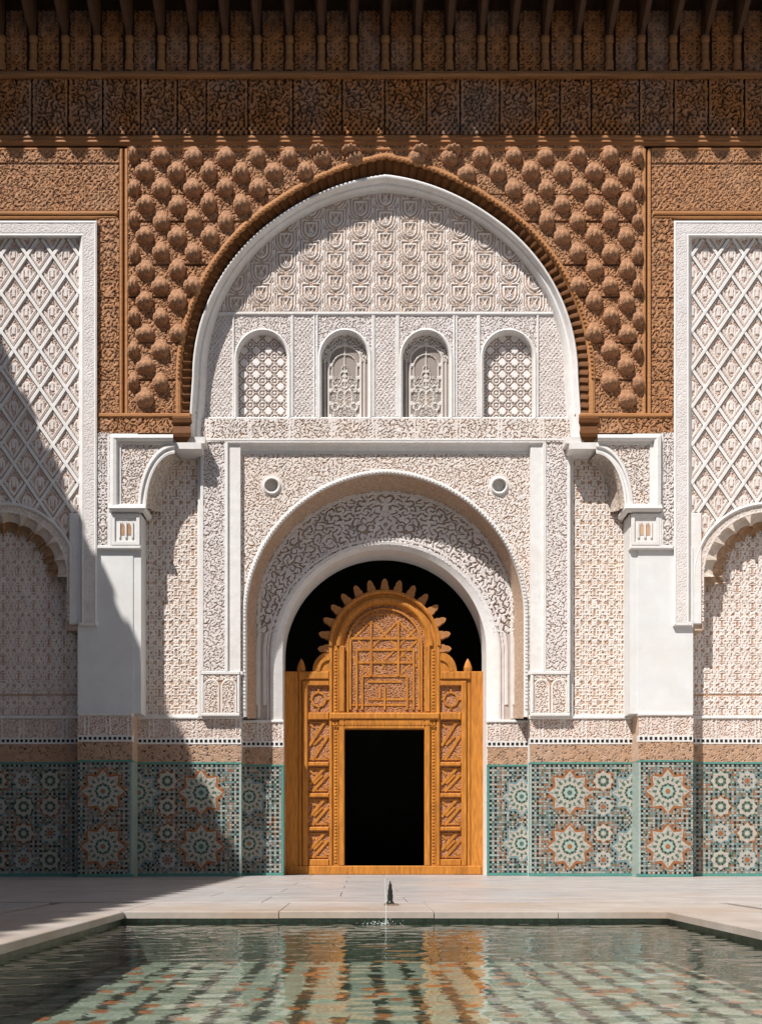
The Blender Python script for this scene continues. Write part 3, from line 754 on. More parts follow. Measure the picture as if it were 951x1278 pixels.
# ---- dado: tan band, dotted course, inscription course, zellige ---------------------------
def clip(poly, x0, x1):
    for s, lim in ((1, x0), (-1, x1)):
        out = []
        for i in range(len(poly)):
            a, c = poly[i], poly[(i+1) % len(poly)]; da, dc = s*(a[0]-lim), s*(c[0]-lim)
            if da >= 0: out.append(a)
            if (da > 0) != (dc > 0) and da != dc:
                t = da/(da-dc); out.append((a[0]+(c[0]-a[0])*t, a[1]+(c[1]-a[1])*t))
        poly = out
        if len(poly) < 3: return []
    return poly
def rosette(parent, cx, cy, R, d, x0, x1, kind=0, seed=0):
    rs = random.Random(seed); b = MB()
    def add(P, h, m):
        P = clip(P, x0+.3, x1-.3)
        if len(P) >= 3: b.poly([W(x, y, d-h) for x, y in P][::-1], TI[m])
    def ring(r0, r1, n, w, m, h, ph=0.):
        for k in range(n):
            a = 2*math.pi*(k+ph)/n; c, s = math.cos(a), math.sin(a); wx, wy = -s*w/2, c*w/2
            add([(cx+c*r0+wx, cy+s*r0+wy), (cx+c*r1+wx*.7, cy+s*r1+wy*.7), (cx+c*r1-wx*.7, cy+s*r1-wy*.7), (cx+c*r0-wx, cy+s*r0-wy)][::-1], h, m)
    def star(r0, r1, n, m, h, ph=0.):
        for k in range(2*n):
            a0, a1 = math.pi*(k+ph)/n, math.pi*(k+1+ph)/n; ra, rb = (r1, r0) if k % 2 == 0 else (r0, r1)
            add([(cx, cy), (cx+ra*math.cos(a0), cy+ra*math.sin(a0)), (cx+rb*math.cos(a1), cy+rb*math.sin(a1))], h, m)
    if R > 20:
        star(R*.80, R*1.03, 8, 't_rust' if kind != 1 else 't_blue', .004); ring(R*1.0, R*1.10, 16, 2.4, 't_black', .005, .25); ring(R*.93, R*1.03, 16, 2.6, 't_grey', .0052, .25); star(R*.66, R*.93, 8, 't_white', .006); star(R*.56, R*.74, 8, 't_grey', .0066, .5); star(R*.52, R*.68, 8, 't_white', .0072, .5)
        ring(R*.80, R*.90, 8, 3.2, 't_black', .0075, .5)
        ring(R*.48, R*.66, 8, 3.4, 't_green', .0085, 0); ring(R*.46, R*.60, 8, 2.6, 't_green', .0085, .5); ring(R*.70, R*.84, 8, 1.6, 't_grey', .0085, 0)
        ring(R*.90, R*.98, 16, 2.6, 't_rust' if kind != 1 else 't_black', .0085, .5)
        star(R*.30, R*.38, 8, 't_green', .0085); star(R*.22, R*.27, 8, 't_pale', .010); ring(R*.26, R*.34, 8, 1.8, 't_black', .011, .5)
        star(R*.10, R*.12, 8, 't_green' if rs.random() < .5 else 't_rust', .012)
    else:
        star(R*.90, R*1.08, 8, ('t_rust', 't_blue', 't_green')[kind % 3], .004); star(R*.72, R*.92, 8, 't_white', .006)
        ring(R*.82, R*.96, 8, 2.0, 't_black', .0075, .5)
        star(R*.42, R*.5, 8, 't_green' if kind % 2 == 0 else 't_grey', .0085); ring(R*.36, R*.52, 8, 1.8, 't_black', .0095, .5)
        star(R*.20, R*.26, 8, 't_white' if kind % 2 == 0 else 't_rust', .011)
    b.build('tile_rosette', TM, parent)
def dado(parent, x0, x1, d, rosettes, xtile=None, tealL=False, tealR=False, seed=1):
    f0 = lambda yp: ypx(CAMZ+(1060-yp)*U, d)         # heights authored on the front plane
    rs = random.Random(seed)
    relief('tan_carved_band', x0, x1, f0(893.5), f0(919), lambda x, y: np.clip(.7*arab(x, y, 9, 61)+.5*line(np.abs(fr(x/27.)-.5)*27-11, 1.5), 0, 1), d, .016, M['stuccot'], parent, step=1)
    b = MB(); b.pbox(x0, x1, f0(890), f0(893.5), d-.03, d+.1, 0, .6); b.pbox(x0, x1, f0(918), f0(926), d-.012, d+.1); b.split('white_course', M['white'], parent)
    b = MB(); n = int((x1-x0)/5.7); p = (x1-x0)/max(n, 1)
    for k in range(n):
        c = x0+(k+.5)*p; b.pbox(c-1.7, c+1.7, f0(920), f0(923.6), d-.016, d-.01)
    b.build('dotted_course', M['t_black'], parent, kind='stuff')
    relief('inscription_course', x0, x1, f0(925.5), f0(949), lambda x, y: 1-.95*sst(arab(x, y, 9, 71), .82, 1.)*(h2(np.floor(x/3), np.floor(y/3), 5) > .45), d, .008, M['script'], parent, step=1)
    b = MB(); b.pbox(x0, x1, f0(949), f0(951.3), d-.012, d+.1); b.pbox(x0, x1, f0(1091.5), f0(1094.7), d-.014, d+.1)
    xa, xb = x0, x1
    v = MB()
    if tealL: v.pbox(x0, x0+2.6, f0(951.8), f0(1091), d-.012, d+.1); xa = x0+2.8
    if tealR: v.pbox(x1-2.6, x1, f0(951.8), f0(1091), d-.012, d+.1); xb = x1-2.8
    if v.v: v.build('pale_edge_tiles', M['t_teal'] if d > .7 else M['t_pale'], parent)
    b.split('teal_border_tiles', M['t_teal'] if tealL or tealR or True else None, parent)
    g = MB(); g.pbox(x0, x1, f0(950), f0(1093), d, d+.1); g.build('tile_bed', M['grout'], parent)
    b = MB(); ya, yb = f0(952), f0(1091.5)
    nx = max(1, int((xb-xa)/2.92)); ny = int((yb-ya)/2.92); px, py = (xb-xa)/nx, (yb-ya)/ny
    RR = [(cx, f0(cy), R) for cx, cy, R, k in rosettes]
    for i in range(nx):
        for j in range(ny):
            cx, cy = xa+(i+.5)*px, ya+(j+.5)*py; skip = False; near = 99
            for (ax, ay, R) in RR:
                q = math.hypot(cx-ax, cy-ay)-R*1.0
                near = min(near, q)
            if near < -2: continue
            e = (i % 2 == 0) and (j % 2 == 0); border = i in (0, 1, nx-1, nx-2) or j in (0, 1, ny-1, ny-2); stripe = i in (4, nx-5)
            if e:
                m = 't_black' if rs.random() < .93 else 't_green'
                if (near < 4.5 and rs.random() < .6) or (stripe and rs.random() < .9) or (not border and math.sin(i*.33)*math.sin(j*.4+1) > .72): m = 't_rust'
            elif i % 2 == 1 and j % 2 == 1: m = rs.choice(['t_white', 't_grey', 't_pale', 't_green', 't_blue', 't_white'])
            else:
                v = math.sin(i*.21+1.3)*math.cos(j*.27)
                m = rs.choice(['t_blue', 't_grey', 't_green', 't_blue', 't_pale']) if v > -.2 else rs.choice(['t_grey', 't_white', 't_rust', 't_pale', 't_grey'])
                if border: m = rs.choice(['t_grey', 't_white', 't_pale', 't_blue'])
            s = .48 if (e and m == 't_black') else .40; h = .004+rs.uniform(-.0008, .001)
            b.poly([W(cx-px*s, cy+py*s, d-h), W(cx+px*s, cy+py*s, d-h), W(cx+px*s, cy-py*s, d-h), W(cx-px*s, cy-py*s, d-h)], TI[m])
    b.build('mosaic_tiles', TM, parent, kind='stuff')
    for n_, (cx, cy, R, k) in enumerate(rosettes): rosette(parent, cx, f0(cy), R, d, xa, xb, k, seed*31+n_)
for m_ in (0, 1):
    f = (lambda x: x) if not m_ else mx
    def ro(L): return [(f(x), y, R, k) for x, y, R, k in L]
    def sec(a, c): return tuple(sorted((f(a), f(c))))
    lab = 'zellige_dado'
    g = group_part(lab, fac)       # pilaster
    dado(g, *sec(97, 165), -.004, ro([(128.5, 988, 29, 0), (128.5, 1057, 29, 0)]), tealL=(m_ == 1), tealR=(m_ == 0), seed=3+m_)
    g = group_part(lab, fac)       # main panel
    dado(g, *sec(166, 301), DL-.02, ro([(251, 988, 29, 0), (251, 1057, 29, 0), (209, 973, 14, 0), (209, 1006, 13, 1 if m_ else 0), (209, 1040, 13, 0), (209, 1074, 13, 1), (173, 988, 27, 1), (173, 1057, 27, 1)]), tealL=(m_ == 1), tealR=(m_ == 0), seed=13+m_)
    g = group_part(lab, fac)       # door jamb
    dado(g, *sec(302, 354), DA-.03, ro([(311, 991, 25, 1), (311, 1053, 25, 1)]), tealL=(m_ == 1), tealR=(m_ == 0), seed=23+m_)
    g = group_part(lab, fac)       # niche
    L = []
    for i, x in enumerate((-4, 29.5, 62.5)):
        for j, y in enumerate((973, 1006, 1040, 1074)): L.append((x, y, 14, (i+j) % 3 if (i+j) % 3 else 0))
    dado(g, *sec(-45, 99), DB-.02, ro(L), seed=33+m_)
# masonry backing
b = MB()
zf = lambda y: CAMZ-(y-1060)*U
b.pbox(245, 300, 545, 1094, .5, .9); b.pbox(mx(300), mx(245), 545, 1094, .5, .9)
b.wbox(-9.2, W(299, 0, .6)[0], .62, 1.6, 0, 12.8); b.wbox(W(663, 0, .6)[0], 9.2, .62, 1.6, 0, 12.8)
b.wbox(W(297, 0, .9)[0], W(340, 0, .9)[0], .9, 1.6, 0, 12.8); b.wbox(W(622, 0, .9)[0], W(665, 0, .9)[0], .9, 1.6, 0, 12.8)
b.wbox(W(336, 0, .6)[0], W(626, 0, .6)[0], 1.37, 1.6, zf(640), 12.8)
b.wbox(W(290, 0, .6)[0], W(672, 0, .6)[0], .62, 1.36, zf(578), 12.8)
b.wbox(-9.2, 9.2, .52, .61, zf(380), 13.0); 
b.split('masonry_core', M['plaster'], fac)
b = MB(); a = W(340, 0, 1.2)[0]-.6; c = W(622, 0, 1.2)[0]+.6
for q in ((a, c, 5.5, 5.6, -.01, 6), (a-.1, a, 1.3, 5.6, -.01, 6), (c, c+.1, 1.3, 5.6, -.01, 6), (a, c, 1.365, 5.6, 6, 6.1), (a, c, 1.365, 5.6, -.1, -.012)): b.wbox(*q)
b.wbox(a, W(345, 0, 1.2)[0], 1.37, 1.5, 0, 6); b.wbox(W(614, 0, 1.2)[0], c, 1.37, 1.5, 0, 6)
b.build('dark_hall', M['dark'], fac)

# ================================================================== DOOR
door = empty('carved_door', 'orange varnished wooden door screen with toothed arched crest standing in the white portal arch', 'door')
DX = 1.24
z0 = ypx(0, DX)
b = MB()
# carcass stiles and rails : (x0,x1,y0,y1,proud)
b.pbox(359, 601, z0-11, z0, DX-.05, DX+.08, 0, .8)                 # threshold
for m_ in (0, 1):
    f = (lambda x: x) if not m_ else (lambda x: 960-x)
    S2 = lambda a, c: tuple(sorted((f(a), f(c))))
    b.pbox(*S2(354, 372), 838, z0, DX-.03, DX+.08, 0, .8); b.pbox(*S2(372.5, 377), 838, z0, DX-.015, DX+.08, 0, .8)
    b.pbox(*S2(377.5, 384), 850, z0-11, DX-.04, DX+.08, 0, 1)
    b.pbox(*S2(411, 415), 806, z0-11, DX-.04, DX+.08, 0, 1); b.pbox(*S2(423, 430), 893, z0-11, DX-.05, DX+.08, 0, 1)
    b.pbox(*S2(415.5, 422.5), 806, z0-11, DX-.01, DX+.08); b.pbox(*S2(423, 430), 806, 889, DX-.035, DX+.08, 0, 1)
    b.pbox(*S2(372.5, 410.5), 838, 848, DX-.05, DX+.08, 0, 1.2); b.pbox(*S2(377.5, 411), 849, 856, DX-.03, DX+.08, 0, 1)
    for y in (889.5, 951.5, 990.5, 1032.5): b.pbox(*S2(384.5, 410.5), y, y+(9 if y < 900 else 5), DX-.035, DX+.08, 0, 1)
    b.pbox(*S2(384.5, 410.5), 1073, z0-11, DX-.03, DX+.08, 0, 1)
b.pbox(411, 549, 889.5, 898, DX-.07, DX+.08, 0, 1.5); b.pbox(430, 530, 898.3, 910, DX-.05, DX+.08, 0, 1)
b.split('frame_member', M['door'], door)
# beads on the stiles
b = MB()
for m_ in (0, 1):
    for y in np.arange(812, z0-14, 4.2):
        x = 419 if not m_ else 960-419; b.pbox(x-1.6, x+1.6, y-1.3, y+1.3, DX-.022, DX-.008, 0, .5)
for x in np.arange(416, 546, 4.2): b.pbox(x-1.3, x+1.3, 902, 905, DX-.06, DX-.045)
b.build('bead_carving', M['door'], door, kind='stuff')
# side panels
for m_ in (0, 1):
    f = (lambda x: x) if not m_ else (lambda x: 960-x)
    for ya, yb_ in ((857, 889), (899, 951), (957, 990), (996, 1032), (1038, 1073)):
        a, c = sorted((f(384), f(411)))
        p = relief('door_panel', a, c, ya-1, yb_+1, lambda x, y: arab(x, y, 8, 81), DX+.030, .008, M['doorp'], door, step=1)
        bb = MB(); cy, cx = (ya+yb_)/2, (a+c)/2; hh = (yb_-ya)/2; hw = (c-a)/2; q0, q1 = DX+.002, DX+.03
        if yb_-ya < 33 and ya < 860:
            P = [(cx+9*math.cos(t), cy+9*math.sin(t)) for t in np.linspace(0, 2*math.pi, 9)]
            for s in range(8): bb.bar(*P[s], *P[s+1], 2.4, q0+.001*(s % 2), q1)
            for s in range(0, 8, 2): bb.bar(P[s][0], P[s][1], cx+13*math.cos(s*math.pi/4), cy+13*math.sin(s*math.pi/4), 2.2, q0+.004, q1)
        else:
            fl_ = 1
            bb.bar(a+2, cy+6, c-6, cy-hh+2, 3.4, q0, q1); bb.bar(a+6, cy+hh-2, c-2, cy-6, 3.4, q0+.002, q1)
            bb.bar(cx-6, cy+5, cx+5, cy-6, 2.8, q0+.004, q1); bb.bar(a+2, yb_-3, c-2, yb_-3, 1.8, q0+.006, q1); bb.bar(a+3, ya+5, a+8, ya+10, 2.4, q0+.008, q1); bb.bar(c-8, yb_-10, c-3, yb_-5, 2.4, q0+.009, q1)
            bb.bar(a+2, ya+3, c-2, ya+3, 1.8, q0+.003, q1)
        bb.split('strap', M['door'], p)
# crest arch
b = MB(); C0 = (480.0, 806.0); R = []
for r, dd in ((70, DX+.08), (70, DX-.05), (67.5, DX-.06), (65.5, DX-.045), (64.5, DX+.0), (60.5, DX+.0), (60, DX-.035), (57, DX-.04), (55, DX-.03), (51, DX+.03), (50, DX+.05)):
    R.append(at(arc(C0[0], C0[1], r, r, 0, n=48), dd))
b.rows(R); R2 = at(arc(C0[0], C0[1], 70, 70, 0, n=48), DX+.08); b.rows([R2, at(arc(C0[0], C0[1], 48, 48, 0, n=48), DX+.08)])
b.build('crest_arch', M['door'], door)
def toothmesh():
    b = MB(); out = [(-4.4, -1), (-5.0, 3), (-4.8, 6.5), (-3.6, 8.5), (-3.7, 11), (-2.6, 14), (0, 16), (2.6, 14), (3.7, 11), (3.6, 8.5), (4.8, 6.5), (5.0, 3), (4.4, -1)]
    k = (D0+DX)/F; fr0 = [(x*k*.95, -.03, y*k) for x, y in out]; fr1 = [(x*k*1.12, 0., y*k) for x, y in out]; bk = [(x*k*1.12, .06, y*k) for x, y in out]
    b.poly(fr0); b.rows([fr0, fr1, bk]); b.poly(bk[::-1])
    me = bpy.data.meshes.new('crest_tooth'); me.from_pydata(b.v, [], b.f); me.materials.append(M['tooth'] if 'tooth' in M else M['doorp']); me.update(); return me
M['tooth'] = mat('weathered_tooth_wood', (.42, .18, .06), noise=.3, nscale=10, bump=.003)
tme = toothmesh()
for k in range(15):
    a = math.radians(-3+186*k/14.); x, y = C0[0]+67.5*math.cos(a), C0[1]-67.5*math.sin(a)
    inst('crest_tooth', tme, door, W(x, y, DX), rot=(0, math.pi/2-a, 0))
for m_ in (0, 1):
    f = (lambda x: x) if not m_ else (lambda x: 960-x)
    b = MB(); P = [(411, 838)]+[(411-21*math.cos(t), 838-24*math.sin(t)) for t in np.linspace(math.pi/2, 0, 9)]
    P = [(f(x), y) for x, y in P]; fr0 = at(P, DX-.02); bk = [(p[0], DX+.06, p[2]) for p in fr0]
    b.poly(fr0); b.rows([fr0, bk], close=True)
    P = [(411-16*math.cos(t), 838-18*math.sin(t)) for t in np.linspace(math.pi/2, 0, 9)]; Q_ = [(411-12*math.cos(t), 838-14*math.sin(t)) for t in np.linspace(math.pi/2, 0, 9)]
    b.rows([at([(f(x), y) for x, y in P], DX-.022), at([(f(x), y) for x, y in P], DX-.045), at([(f(x), y) for x, y in Q_], DX-.045), at([(f(x), y) for x, y in Q_], DX-.022)])
    b.build('crest_shoulder', M['door'], door)
    b = MB(); prof = [(838, 5), (834, 5.4), (831, 4.5), (827, 3.2), (824, 1.5), (822, .2)]
    k = (D0+DX)/F
    b.rows([[(W(f(376), y, DX)[0]+r*k*math.cos(t), DX+.02+r*k*.6*math.sin(t), W(0, y, DX)[2]) for t in np.linspace(0, 2*math.pi, 11)] for y, r in prof])
    b.build('crest_finial', M['door'], door)
# main upper panel
def uppat(x, y): return arab(x, y, 6.5, 91)*.9
up = relief('arched_panel', 428, 532, 752, 891, uppat, DX+.045, .014, M['doorp'], door, mask=lambda x, y: inarch(x, y, 480, 806, 51.5, 51.5), step=.9)
b = MB(); q0, q1 = DX+.005, DX+.04
V = [(437, 797, 886), (445, 811, 886), (452, 844, 886), (463, 775, 844), (497, 775, 844), (508, 844, 886), (516, 811, 886), (523, 797, 886), (480, 858, 886), (474, 858, 872)]
for i, (x, ya, yb_) in enumerate(V): b.bar(x, ya, x, yb_, 2.6, q0+.0012*i, q1)
Hh = [(797, 437, 523), (811, 445, 516), (827, 446, 514), (844, 452, 508), (851, 459, 501), (873, 459, 516), (880, 437, 508)]
for i, (y, xa, xb) in enumerate(Hh): b.bar(xa, y, xb, y, 2.6, q0+.014+.0008*i, q1)
for i, (xa, ya, xb, yb_) in enumerate(((463, 775, 437, 801), (497, 775, 463, 809), (520, 784, 480, 824), (523, 797, 490, 830), (445, 797, 480, 832), (463, 775, 520, 832), (497, 775, 523, 801), (447, 783, 463, 767), (463, 844, 437, 818), (497, 844, 523, 818), (463, 767, 497, 767))):
    b.bar(xa, ya, xb, yb_, 2.3, q0+.020+.0007*i, q1)
b.split('strap', M['door'], up)
b = MB(); b.rows([at(arc(480, 806, 47.5, 47.5, 0, ybot=889), DX+.04), at(arc(480, 806, 47, 47, 0, ybot=889), DX+.0), at(arc(480, 806, 45, 45, 0, ybot=889), DX+.0), at(arc(480, 806, 44.5, 44.5, 0, ybot=889), DX+.04)])
b.build('panel_bead', M['door'], up)

# ================================================================== GROUND, POOL
px0, px1, py1, py0 = -1.98, 1.70, -7.72, -17.0
ZW = -.075
b = MB()
for q in ((-60, 60, .0, 60), (-60, 60, -60, py0-.02), (-60, px0-.02, py0-.02, .0), (px1+.02, 60, py0-.02, .0)): pass
X = [-60, px0-.04, px1+.04, 60]; Yv = [-60, py0-.04, py1+.04, 60]
for i in range(3):
    for j in range(3):
        if i == 1 and j == 1: continue
        b.poly([(X[i], Yv[j], -.052), (X[i+1], Yv[j], -.052), (X[i+1], Yv[j+1], -.052), (X[i], Yv[j+1], -.052)])
gnd = b.build('ground', M['joint'], None, kind='structure')
floor = bpy.data.objects.new('courtyard_floor', None); link(floor, None, kind='structure')
G = .006
M['marble2'] = mat('greyer_marble', (.355, .34, .335), noise=.25, nscale=2.5, stretch=(1, 2.5, 1), rough=.42, stain=(.27, .235, .21), stain_amt=.6)
M['marble3'] = mat('warm_marble', (.40, .36, .335), noise=.25, nscale=2.5, stretch=(1, 2.5, 1), rough=.38, stain=(.31, .25, .21), stain_amt=.6)
def slab(x0, x1, y0, y1, nm, m, par, z=0., j=.0012):
    if m is M['marble']: m = random.choice([m, m, M['marble2'], M['marble3']])
    b = MB(); dz = random.uniform(-j, j)+z; c = .004
    a = [(x0+G/2, y0+G/2), (x1-G/2, y0+G/2), (x1-G/2, y1-G/2), (x0+G/2, y1-G/2)]; i = [(x0+G/2+c, y0+G/2+c), (x1-G/2-c, y0+G/2+c), (x1-G/2-c, y1-G/2-c), (x0+G/2+c, y1-G/2-c)]
    b.poly([(p[0], p[1], dz) for p in i]); b.rows([[(p[0], p[1], dz) for p in i], [(p[0], p[1], dz-c) for p in a], [(p[0], p[1], dz-.045) for p in a]], close=True)
    b.build(nm, m, par)
gy = -6.70; gl, gr = -2.69, 2.41; gw = .085
ys = np.linspace(1.25, gy+gw, 10)
for j in range(len(ys)-1):
    o = .55 if j % 2 else 0
    xs = np.arange(-9.2-o, 9.3, 1.15)
    for a in xs: slab(a, a+1.15, ys[j+1], ys[j], 'paving_slab', M['marble'], floor)
ys = np.arange(gy, -24, -1.35)
for j in range(len(ys)-1):
    for a in (-9.2, -7.6, -6.0, -4.4): slab(a, min(a+1.6, gl-gw), ys[j+1], ys[j], 'paving_slab', M['marble'], floor)
    for a in (gr+gw, 3.9, 5.5, 7.1): slab(a, {gr+gw: 3.9}.get(a, a+1.6), ys[j+1], ys[j], 'paving_slab', M['marble'], floor)
for j in range(4):
    for a in (-2.64, -1.3, .0, 1.2): slab(a, a+1.2 if a > -2 else -1.3, -18.2-1.3*j-1.3, -18.2-1.3*j, 'paving_slab', M['marble'], floor)
cop = bpy.data.objects.new('pool_coping', None); link(cop, None, kind='structure')
cx_ = [gl, px0-.0, -1.27, -.92+.0, .14, 1.0, px1, gr]
cx_ = [gl, px0, -.92, .12, .95, px1, gr]
for a, c in zip(cx_[:-1], cx_[1:]): slab(a, c, py1-.03, gy, 'coping_stone', M['coping'], cop)
for y in np.arange(py1-.03, -17, -1.15):
    slab(gl, px0+.03, y-1.15, y, 'coping_stone', M['coping'], cop); slab(px1-.03, gr, y-1.15, y, 'coping_stone', M['coping'], cop)
for a, c in zip(cx_[:-1], cx_[1:]): slab(a, c, -18.2, -17.1, 'coping_stone', M['coping'], cop)
# basin
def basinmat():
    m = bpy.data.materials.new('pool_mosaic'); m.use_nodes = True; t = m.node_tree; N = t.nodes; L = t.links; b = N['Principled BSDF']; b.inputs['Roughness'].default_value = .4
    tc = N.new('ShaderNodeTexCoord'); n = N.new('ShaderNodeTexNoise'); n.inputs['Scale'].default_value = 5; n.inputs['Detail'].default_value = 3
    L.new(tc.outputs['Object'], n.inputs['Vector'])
    ad = N.new('ShaderNodeVectorMath'); ad.operation = 'MULTIPLY_ADD'; L.new(n.outputs['Color'], ad.inputs[0]); ad.inputs[1].default_value = (.06, .10, 0); n2 = N.new('ShaderNodeTexNoise'); n2.inputs['Scale'].default_value = 1; n2.inputs['Detail'].default_value = 2; mp = N.new('ShaderNodeMapping'); mp.inputs['Scale'].default_value = (5, 34, 1); L.new(tc.outputs['Object'], mp.inputs[0]); L.new(mp.outputs[0], n2.inputs['Vector']); a2 = N.new('ShaderNodeVectorMath'); a2.operation = 'MULTIPLY_ADD'; L.new(n2.outputs['Color'], a2.inputs[0]); a2.inputs[1].default_value = (.11, .03, 0); L.new(tc.outputs['Object'], a2.inputs[2]); L.new(a2.outputs[0], ad.inputs[2])  # refraction wobble of the rippled water put into the tile pattern by noise
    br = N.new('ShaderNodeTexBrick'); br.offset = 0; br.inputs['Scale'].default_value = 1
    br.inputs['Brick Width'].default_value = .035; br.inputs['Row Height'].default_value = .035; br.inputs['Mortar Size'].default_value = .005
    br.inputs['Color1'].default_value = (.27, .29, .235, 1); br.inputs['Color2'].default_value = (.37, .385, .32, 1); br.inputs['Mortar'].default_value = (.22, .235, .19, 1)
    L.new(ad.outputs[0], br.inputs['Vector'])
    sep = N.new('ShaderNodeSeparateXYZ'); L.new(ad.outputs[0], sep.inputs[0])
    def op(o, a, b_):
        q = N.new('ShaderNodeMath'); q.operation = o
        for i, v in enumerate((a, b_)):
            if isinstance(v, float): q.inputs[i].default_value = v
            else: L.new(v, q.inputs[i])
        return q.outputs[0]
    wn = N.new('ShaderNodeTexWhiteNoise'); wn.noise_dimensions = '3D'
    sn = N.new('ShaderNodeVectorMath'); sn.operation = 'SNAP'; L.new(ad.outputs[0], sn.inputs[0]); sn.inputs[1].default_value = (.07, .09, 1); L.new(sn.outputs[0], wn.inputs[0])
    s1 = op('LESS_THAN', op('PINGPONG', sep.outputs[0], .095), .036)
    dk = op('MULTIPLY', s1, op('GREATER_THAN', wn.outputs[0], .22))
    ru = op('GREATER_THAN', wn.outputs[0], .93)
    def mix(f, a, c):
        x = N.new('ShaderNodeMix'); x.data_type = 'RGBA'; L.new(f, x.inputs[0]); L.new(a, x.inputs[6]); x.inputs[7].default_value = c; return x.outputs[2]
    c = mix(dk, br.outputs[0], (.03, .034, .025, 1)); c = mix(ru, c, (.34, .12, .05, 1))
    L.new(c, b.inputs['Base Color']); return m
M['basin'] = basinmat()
M['pwall'] = mat('pool_wall_tile', (.10, .115, .09), noise=.5, nscale=14, rough=.35)
zb = -.34
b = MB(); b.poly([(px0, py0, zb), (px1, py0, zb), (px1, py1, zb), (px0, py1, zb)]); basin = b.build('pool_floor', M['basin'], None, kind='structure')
b = MB()
C_ = [(px0, py0), (px1, py0), (px1, py1), (px0, py1)]
b.rows([[(x, y, -.045) for x, y in C_], [(x, y, zb) for x, y in C_]], close=True)
b.build('pool_wall', M['pwall'], None, kind='structure')
b = MB()
for x in np.arange(px0+.03, px1-.05, .075):
    b.wbox(x, x+.04, py1-.006, py1+.01, -.071, -.052, 0)
b.build('waterline_tiles', M['t_green'], None, kind='structure')
# water
def watermat():
    m = bpy.data.materials.new('rippled_water'); m.use_nodes = True; t = m.node_tree; N = t.nodes; L = t.links; N.clear()
    o = N.new('ShaderNodeOutputMaterial'); g = N.new('ShaderNodeBsdfGlossy'); g.inputs['Roughness'].default_value = .015; g.inputs[0].default_value = (1, 1, 1, 1)
    tr = N.new('ShaderNodeBsdfTransparent'); tr.inputs[0].default_value = (.84, .90, .86, 1)
    fz = N.new('ShaderNodeFresnel'); fz.inputs[0].default_value = 1.33
    ms = N.new('ShaderNodeMixShader'); L.new(fz.outputs[0], ms.inputs[0]); L.new(tr.outputs[0], ms.inputs[1]); L.new(g.outputs[0], ms.inputs[2]); L.new(ms.outputs[0], o.inputs[0]); return m
M['water'] = watermat()
nx, ny = 260, 900
xs = np.linspace(px0, px1, nx); ysw = py1-(np.linspace(0, 1, ny)**1.0)*8.2
Xw, Yw = np.meshgrid(xs, ysw)
Z = np.zeros_like(Xw); rw = np.random.RandomState(11)
for k in range(46):
    lam = rw.uniform(.04, .26); th = rw.normal(math.pi/2, .5); kk = 2*math.pi/lam; sl0 = WSL/math.sqrt(46)*rw.uniform(.5, 1.5) if 'WSL' in globals() else .025/math.sqrt(46)*2*rw.uniform(.5, 1.5)
    Z += sl0/kk*np.sin(kk*(Xw*math.cos(th)+Yw*math.sin(th))+rw.uniform(0, 6.28))
jx, jy = -.21, -7.92
r = np.hypot(Xw-jx, Yw-jy); Z += .0016*np.sin(r*62)*np.exp(-r*3.2)
V = np.stack([Xw, Yw, ZW+Z], -1).reshape(-1, 3); idx = np.arange(nx*ny).reshape(ny, nx)
Q = np.stack([idx[1:, :-1], idx[1:, 1:], idx[:-1, 1:], idx[:-1, :-1]], -1).reshape(-1, 4)
wat = npmesh('pool_water', V, Q, M['water'], None, smooth=True, kind='structure')
b = MB(); yb = py1-8.2; b.poly([(px0, py0, ZW), (px1, py0, ZW), (px1, yb, ZW), (px0, yb, ZW)]); b.build('pool_water', M['water'], None, kind='structure')
# fountain jet
mj = bpy.data.materials.new('water_spray'); mj.use_nodes = True; bb_ = mj.node_tree.nodes['Principled BSDF']
bb_.inputs['Base Color'].default_value = (.8, .85, .85, 1); bb_.inputs['Roughness'].default_value = .15; bb_.inputs['Alpha'].default_value = .45
jet = empty('fountain_jet', 'thin upright jet of water splashing at the far edge of the pool', 'fountain', (jx, jy, ZW))
b = MB(); R = []
for t in np.linspace(0, 1, 14):
    z = t*.30; r = .0032*(1-.5*t)*(1+.25*math.sin(t*21)); R.append([(r*math.cos(a)+.004*math.sin(t*5), r*math.sin(a), z) for a in np.linspace(0, 2*math.pi, 9)])
b.rows(R); b.build('water_column', mj, jet, smooth=True)
b = MB()
for k in range(90):
    a = random.uniform(0, 6.28); rr_ = abs(random.gauss(0, .09)); z = abs(random.gauss(0, .018))*(1-min(rr_*3, .8)); s = random.uniform(.0015, .0045)
    c = (rr_*math.cos(a), rr_*math.sin(a)*.6, z+.003); 
    P = [(c[0]+s, c[1], c[2]), (c[0], c[1]+s, c[2]), (c[0]-s, c[1], c[2]), (c[0], c[1]-s, c[2])]
    for q in range(4): b.poly([P[q], P[(q+1) % 4], (c[0], c[1], c[2]+s)]); b.poly([P[(q+1) % 4], P[q], (c[0], c[1], c[2]-s)])
b.build('spray_droplets', mj, jet, kind='stuff')
# spout on the floor behind the coping
p = ((487-CXP)/F*6.95+CAMX, -D0+6.95, 0)
sp = empty('bronze_spout', 'small black pointed metal spout standing behind the pool edge below the door', 'spout', p)
b = MB(); prof = [(.000, .030), (.008, .031), (.016, .022), (.03, .019), (.06, .022), (.075, .017), (.09, .019), (.12, .012), (.135, .013), (.15, .007), (.172, .002)]
b.rows([[(r*math.cos(a), r*math.sin(a), z+.012) for a in np.linspace(0, 2*math.pi, 15)] for z, r in prof])
b.build('nozzle', M['iron'], sp, smooth=True)
b = MB(); b.wbox(-.045, .06, -.05, .05, 0, .012); b.build('base_plate', mat('rusty_plate', (.20, .14, .10), noise=.4, nscale=30), sp)

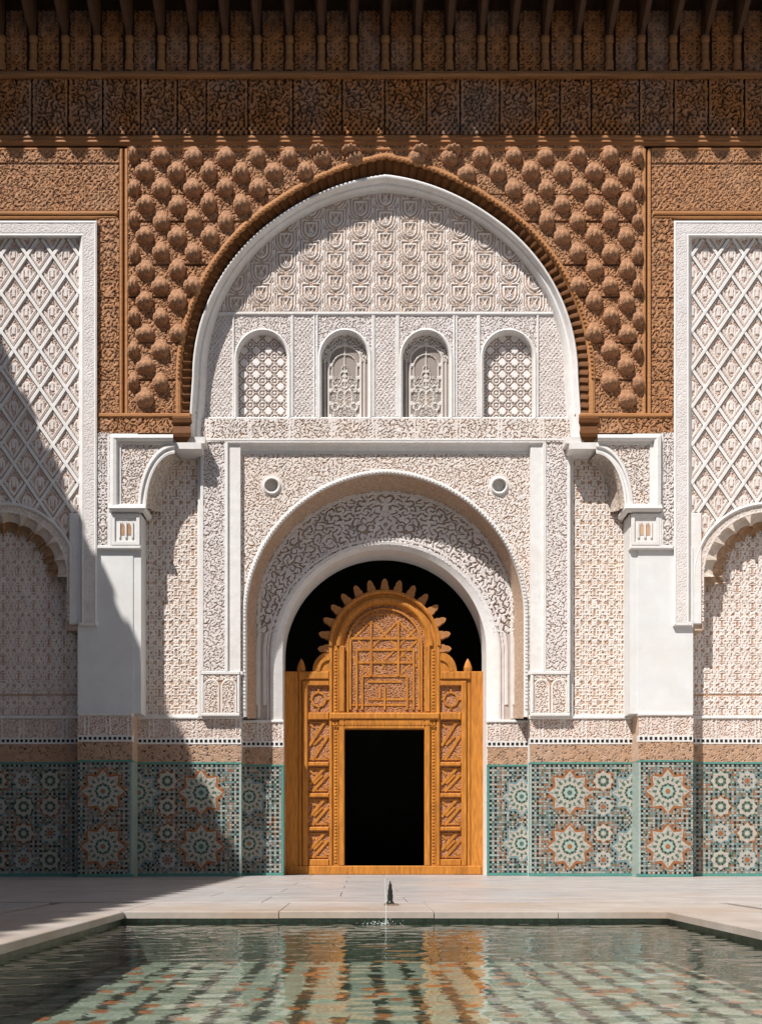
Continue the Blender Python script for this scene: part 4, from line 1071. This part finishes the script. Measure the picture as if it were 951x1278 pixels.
# ================================================================== OTHER WINGS (outside the frame, they shade and light the court)
def wing(name, label, along, sx, eave_x, corb=True):
    w_ = empty(name, label, 'building')
    zt = CAMZ+(1060+41)*U
    return w_
ze = 12.06
def side_wing(sgn, label):
    o = empty('side_wing', label, 'building')
    xw = sgn*8.9; xe = sgn*7.78 if sgn < 0 else sgn*7.8
    b = MB(); b.wbox(*sorted((xw, xw+sgn*.4)), -24.5, 1.4, 2.0, 9.6); b.build('plaster_wall', M['plaster'], o)
    b = MB(); b.wbox(*sorted((xw-sgn*.01, xw+sgn*.4)), -24.5, 1.4, 0, 1.96); b.build('tile_dado', M['t_green'], o)
    b = MB(); b.wbox(*sorted((xw-sgn*.05, xw+sgn*.4)), -24.5, -.1, 9.6, 13.2); b.build('cedar_frieze', M['woodd0'], o)
    b = MB(); b.wbox(*sorted((xe, xw+sgn*.3)), -24.5, 1.0, ze+.10, ze+.30); b.build('eave_deck', M['woodk'], o)
    for k in range(50):
        y = -.4-.48*k
        bb = MB(); R = []
        for t in (0, .3, .6, .85, 1):
            x = xw+(xe-sgn*.12-xw)*t; zb_ = ze-.7*(1-t)-.12*(t < 1); hw = .13
            R.append([(x, y-hw, ze+.2), (x, y-hw*.9, zb_+.06), (x, y, zb_), (x, y+hw*.9, zb_+.06), (x, y+hw, ze+.2)])
        bb.rows(R); bb.poly(R[-1]); bb.build('eave_bracket', M['woodk'], o)
    return o
M['woodd0'] = mat('plain_dark_cedar', (.22, .11, .055), noise=.4, nscale=4)
side_wing(-1, 'left wing of the courtyard with a bracketed cedar eave that shades the facade')
side_wing(1, 'right wing of the courtyard with white plaster wall and cedar eave')
o = empty('rear_wing', 'rear wing of the courtyard behind the pool with white plaster wall', 'building', (0, -24.5, 0))
b = MB(); b.wbox(-9.3, 9.3, -.4, 0, 2, 9.6); b.build('plaster_wall', M['plaster'], o)
b = MB(); b.wbox(-9.3, 9.3, -.4, .02, 0, 1.96); b.build('tile_dado', M['t_green'], o)
b = MB(); b.wbox(-9.3, 9.3, -.4, .05, 9.6, 13.0); b.wbox(-9.3, 9.3, -.4, 1.2, 12.2, 12.4); b.build('cedar_frieze', M['woodd0'], o)
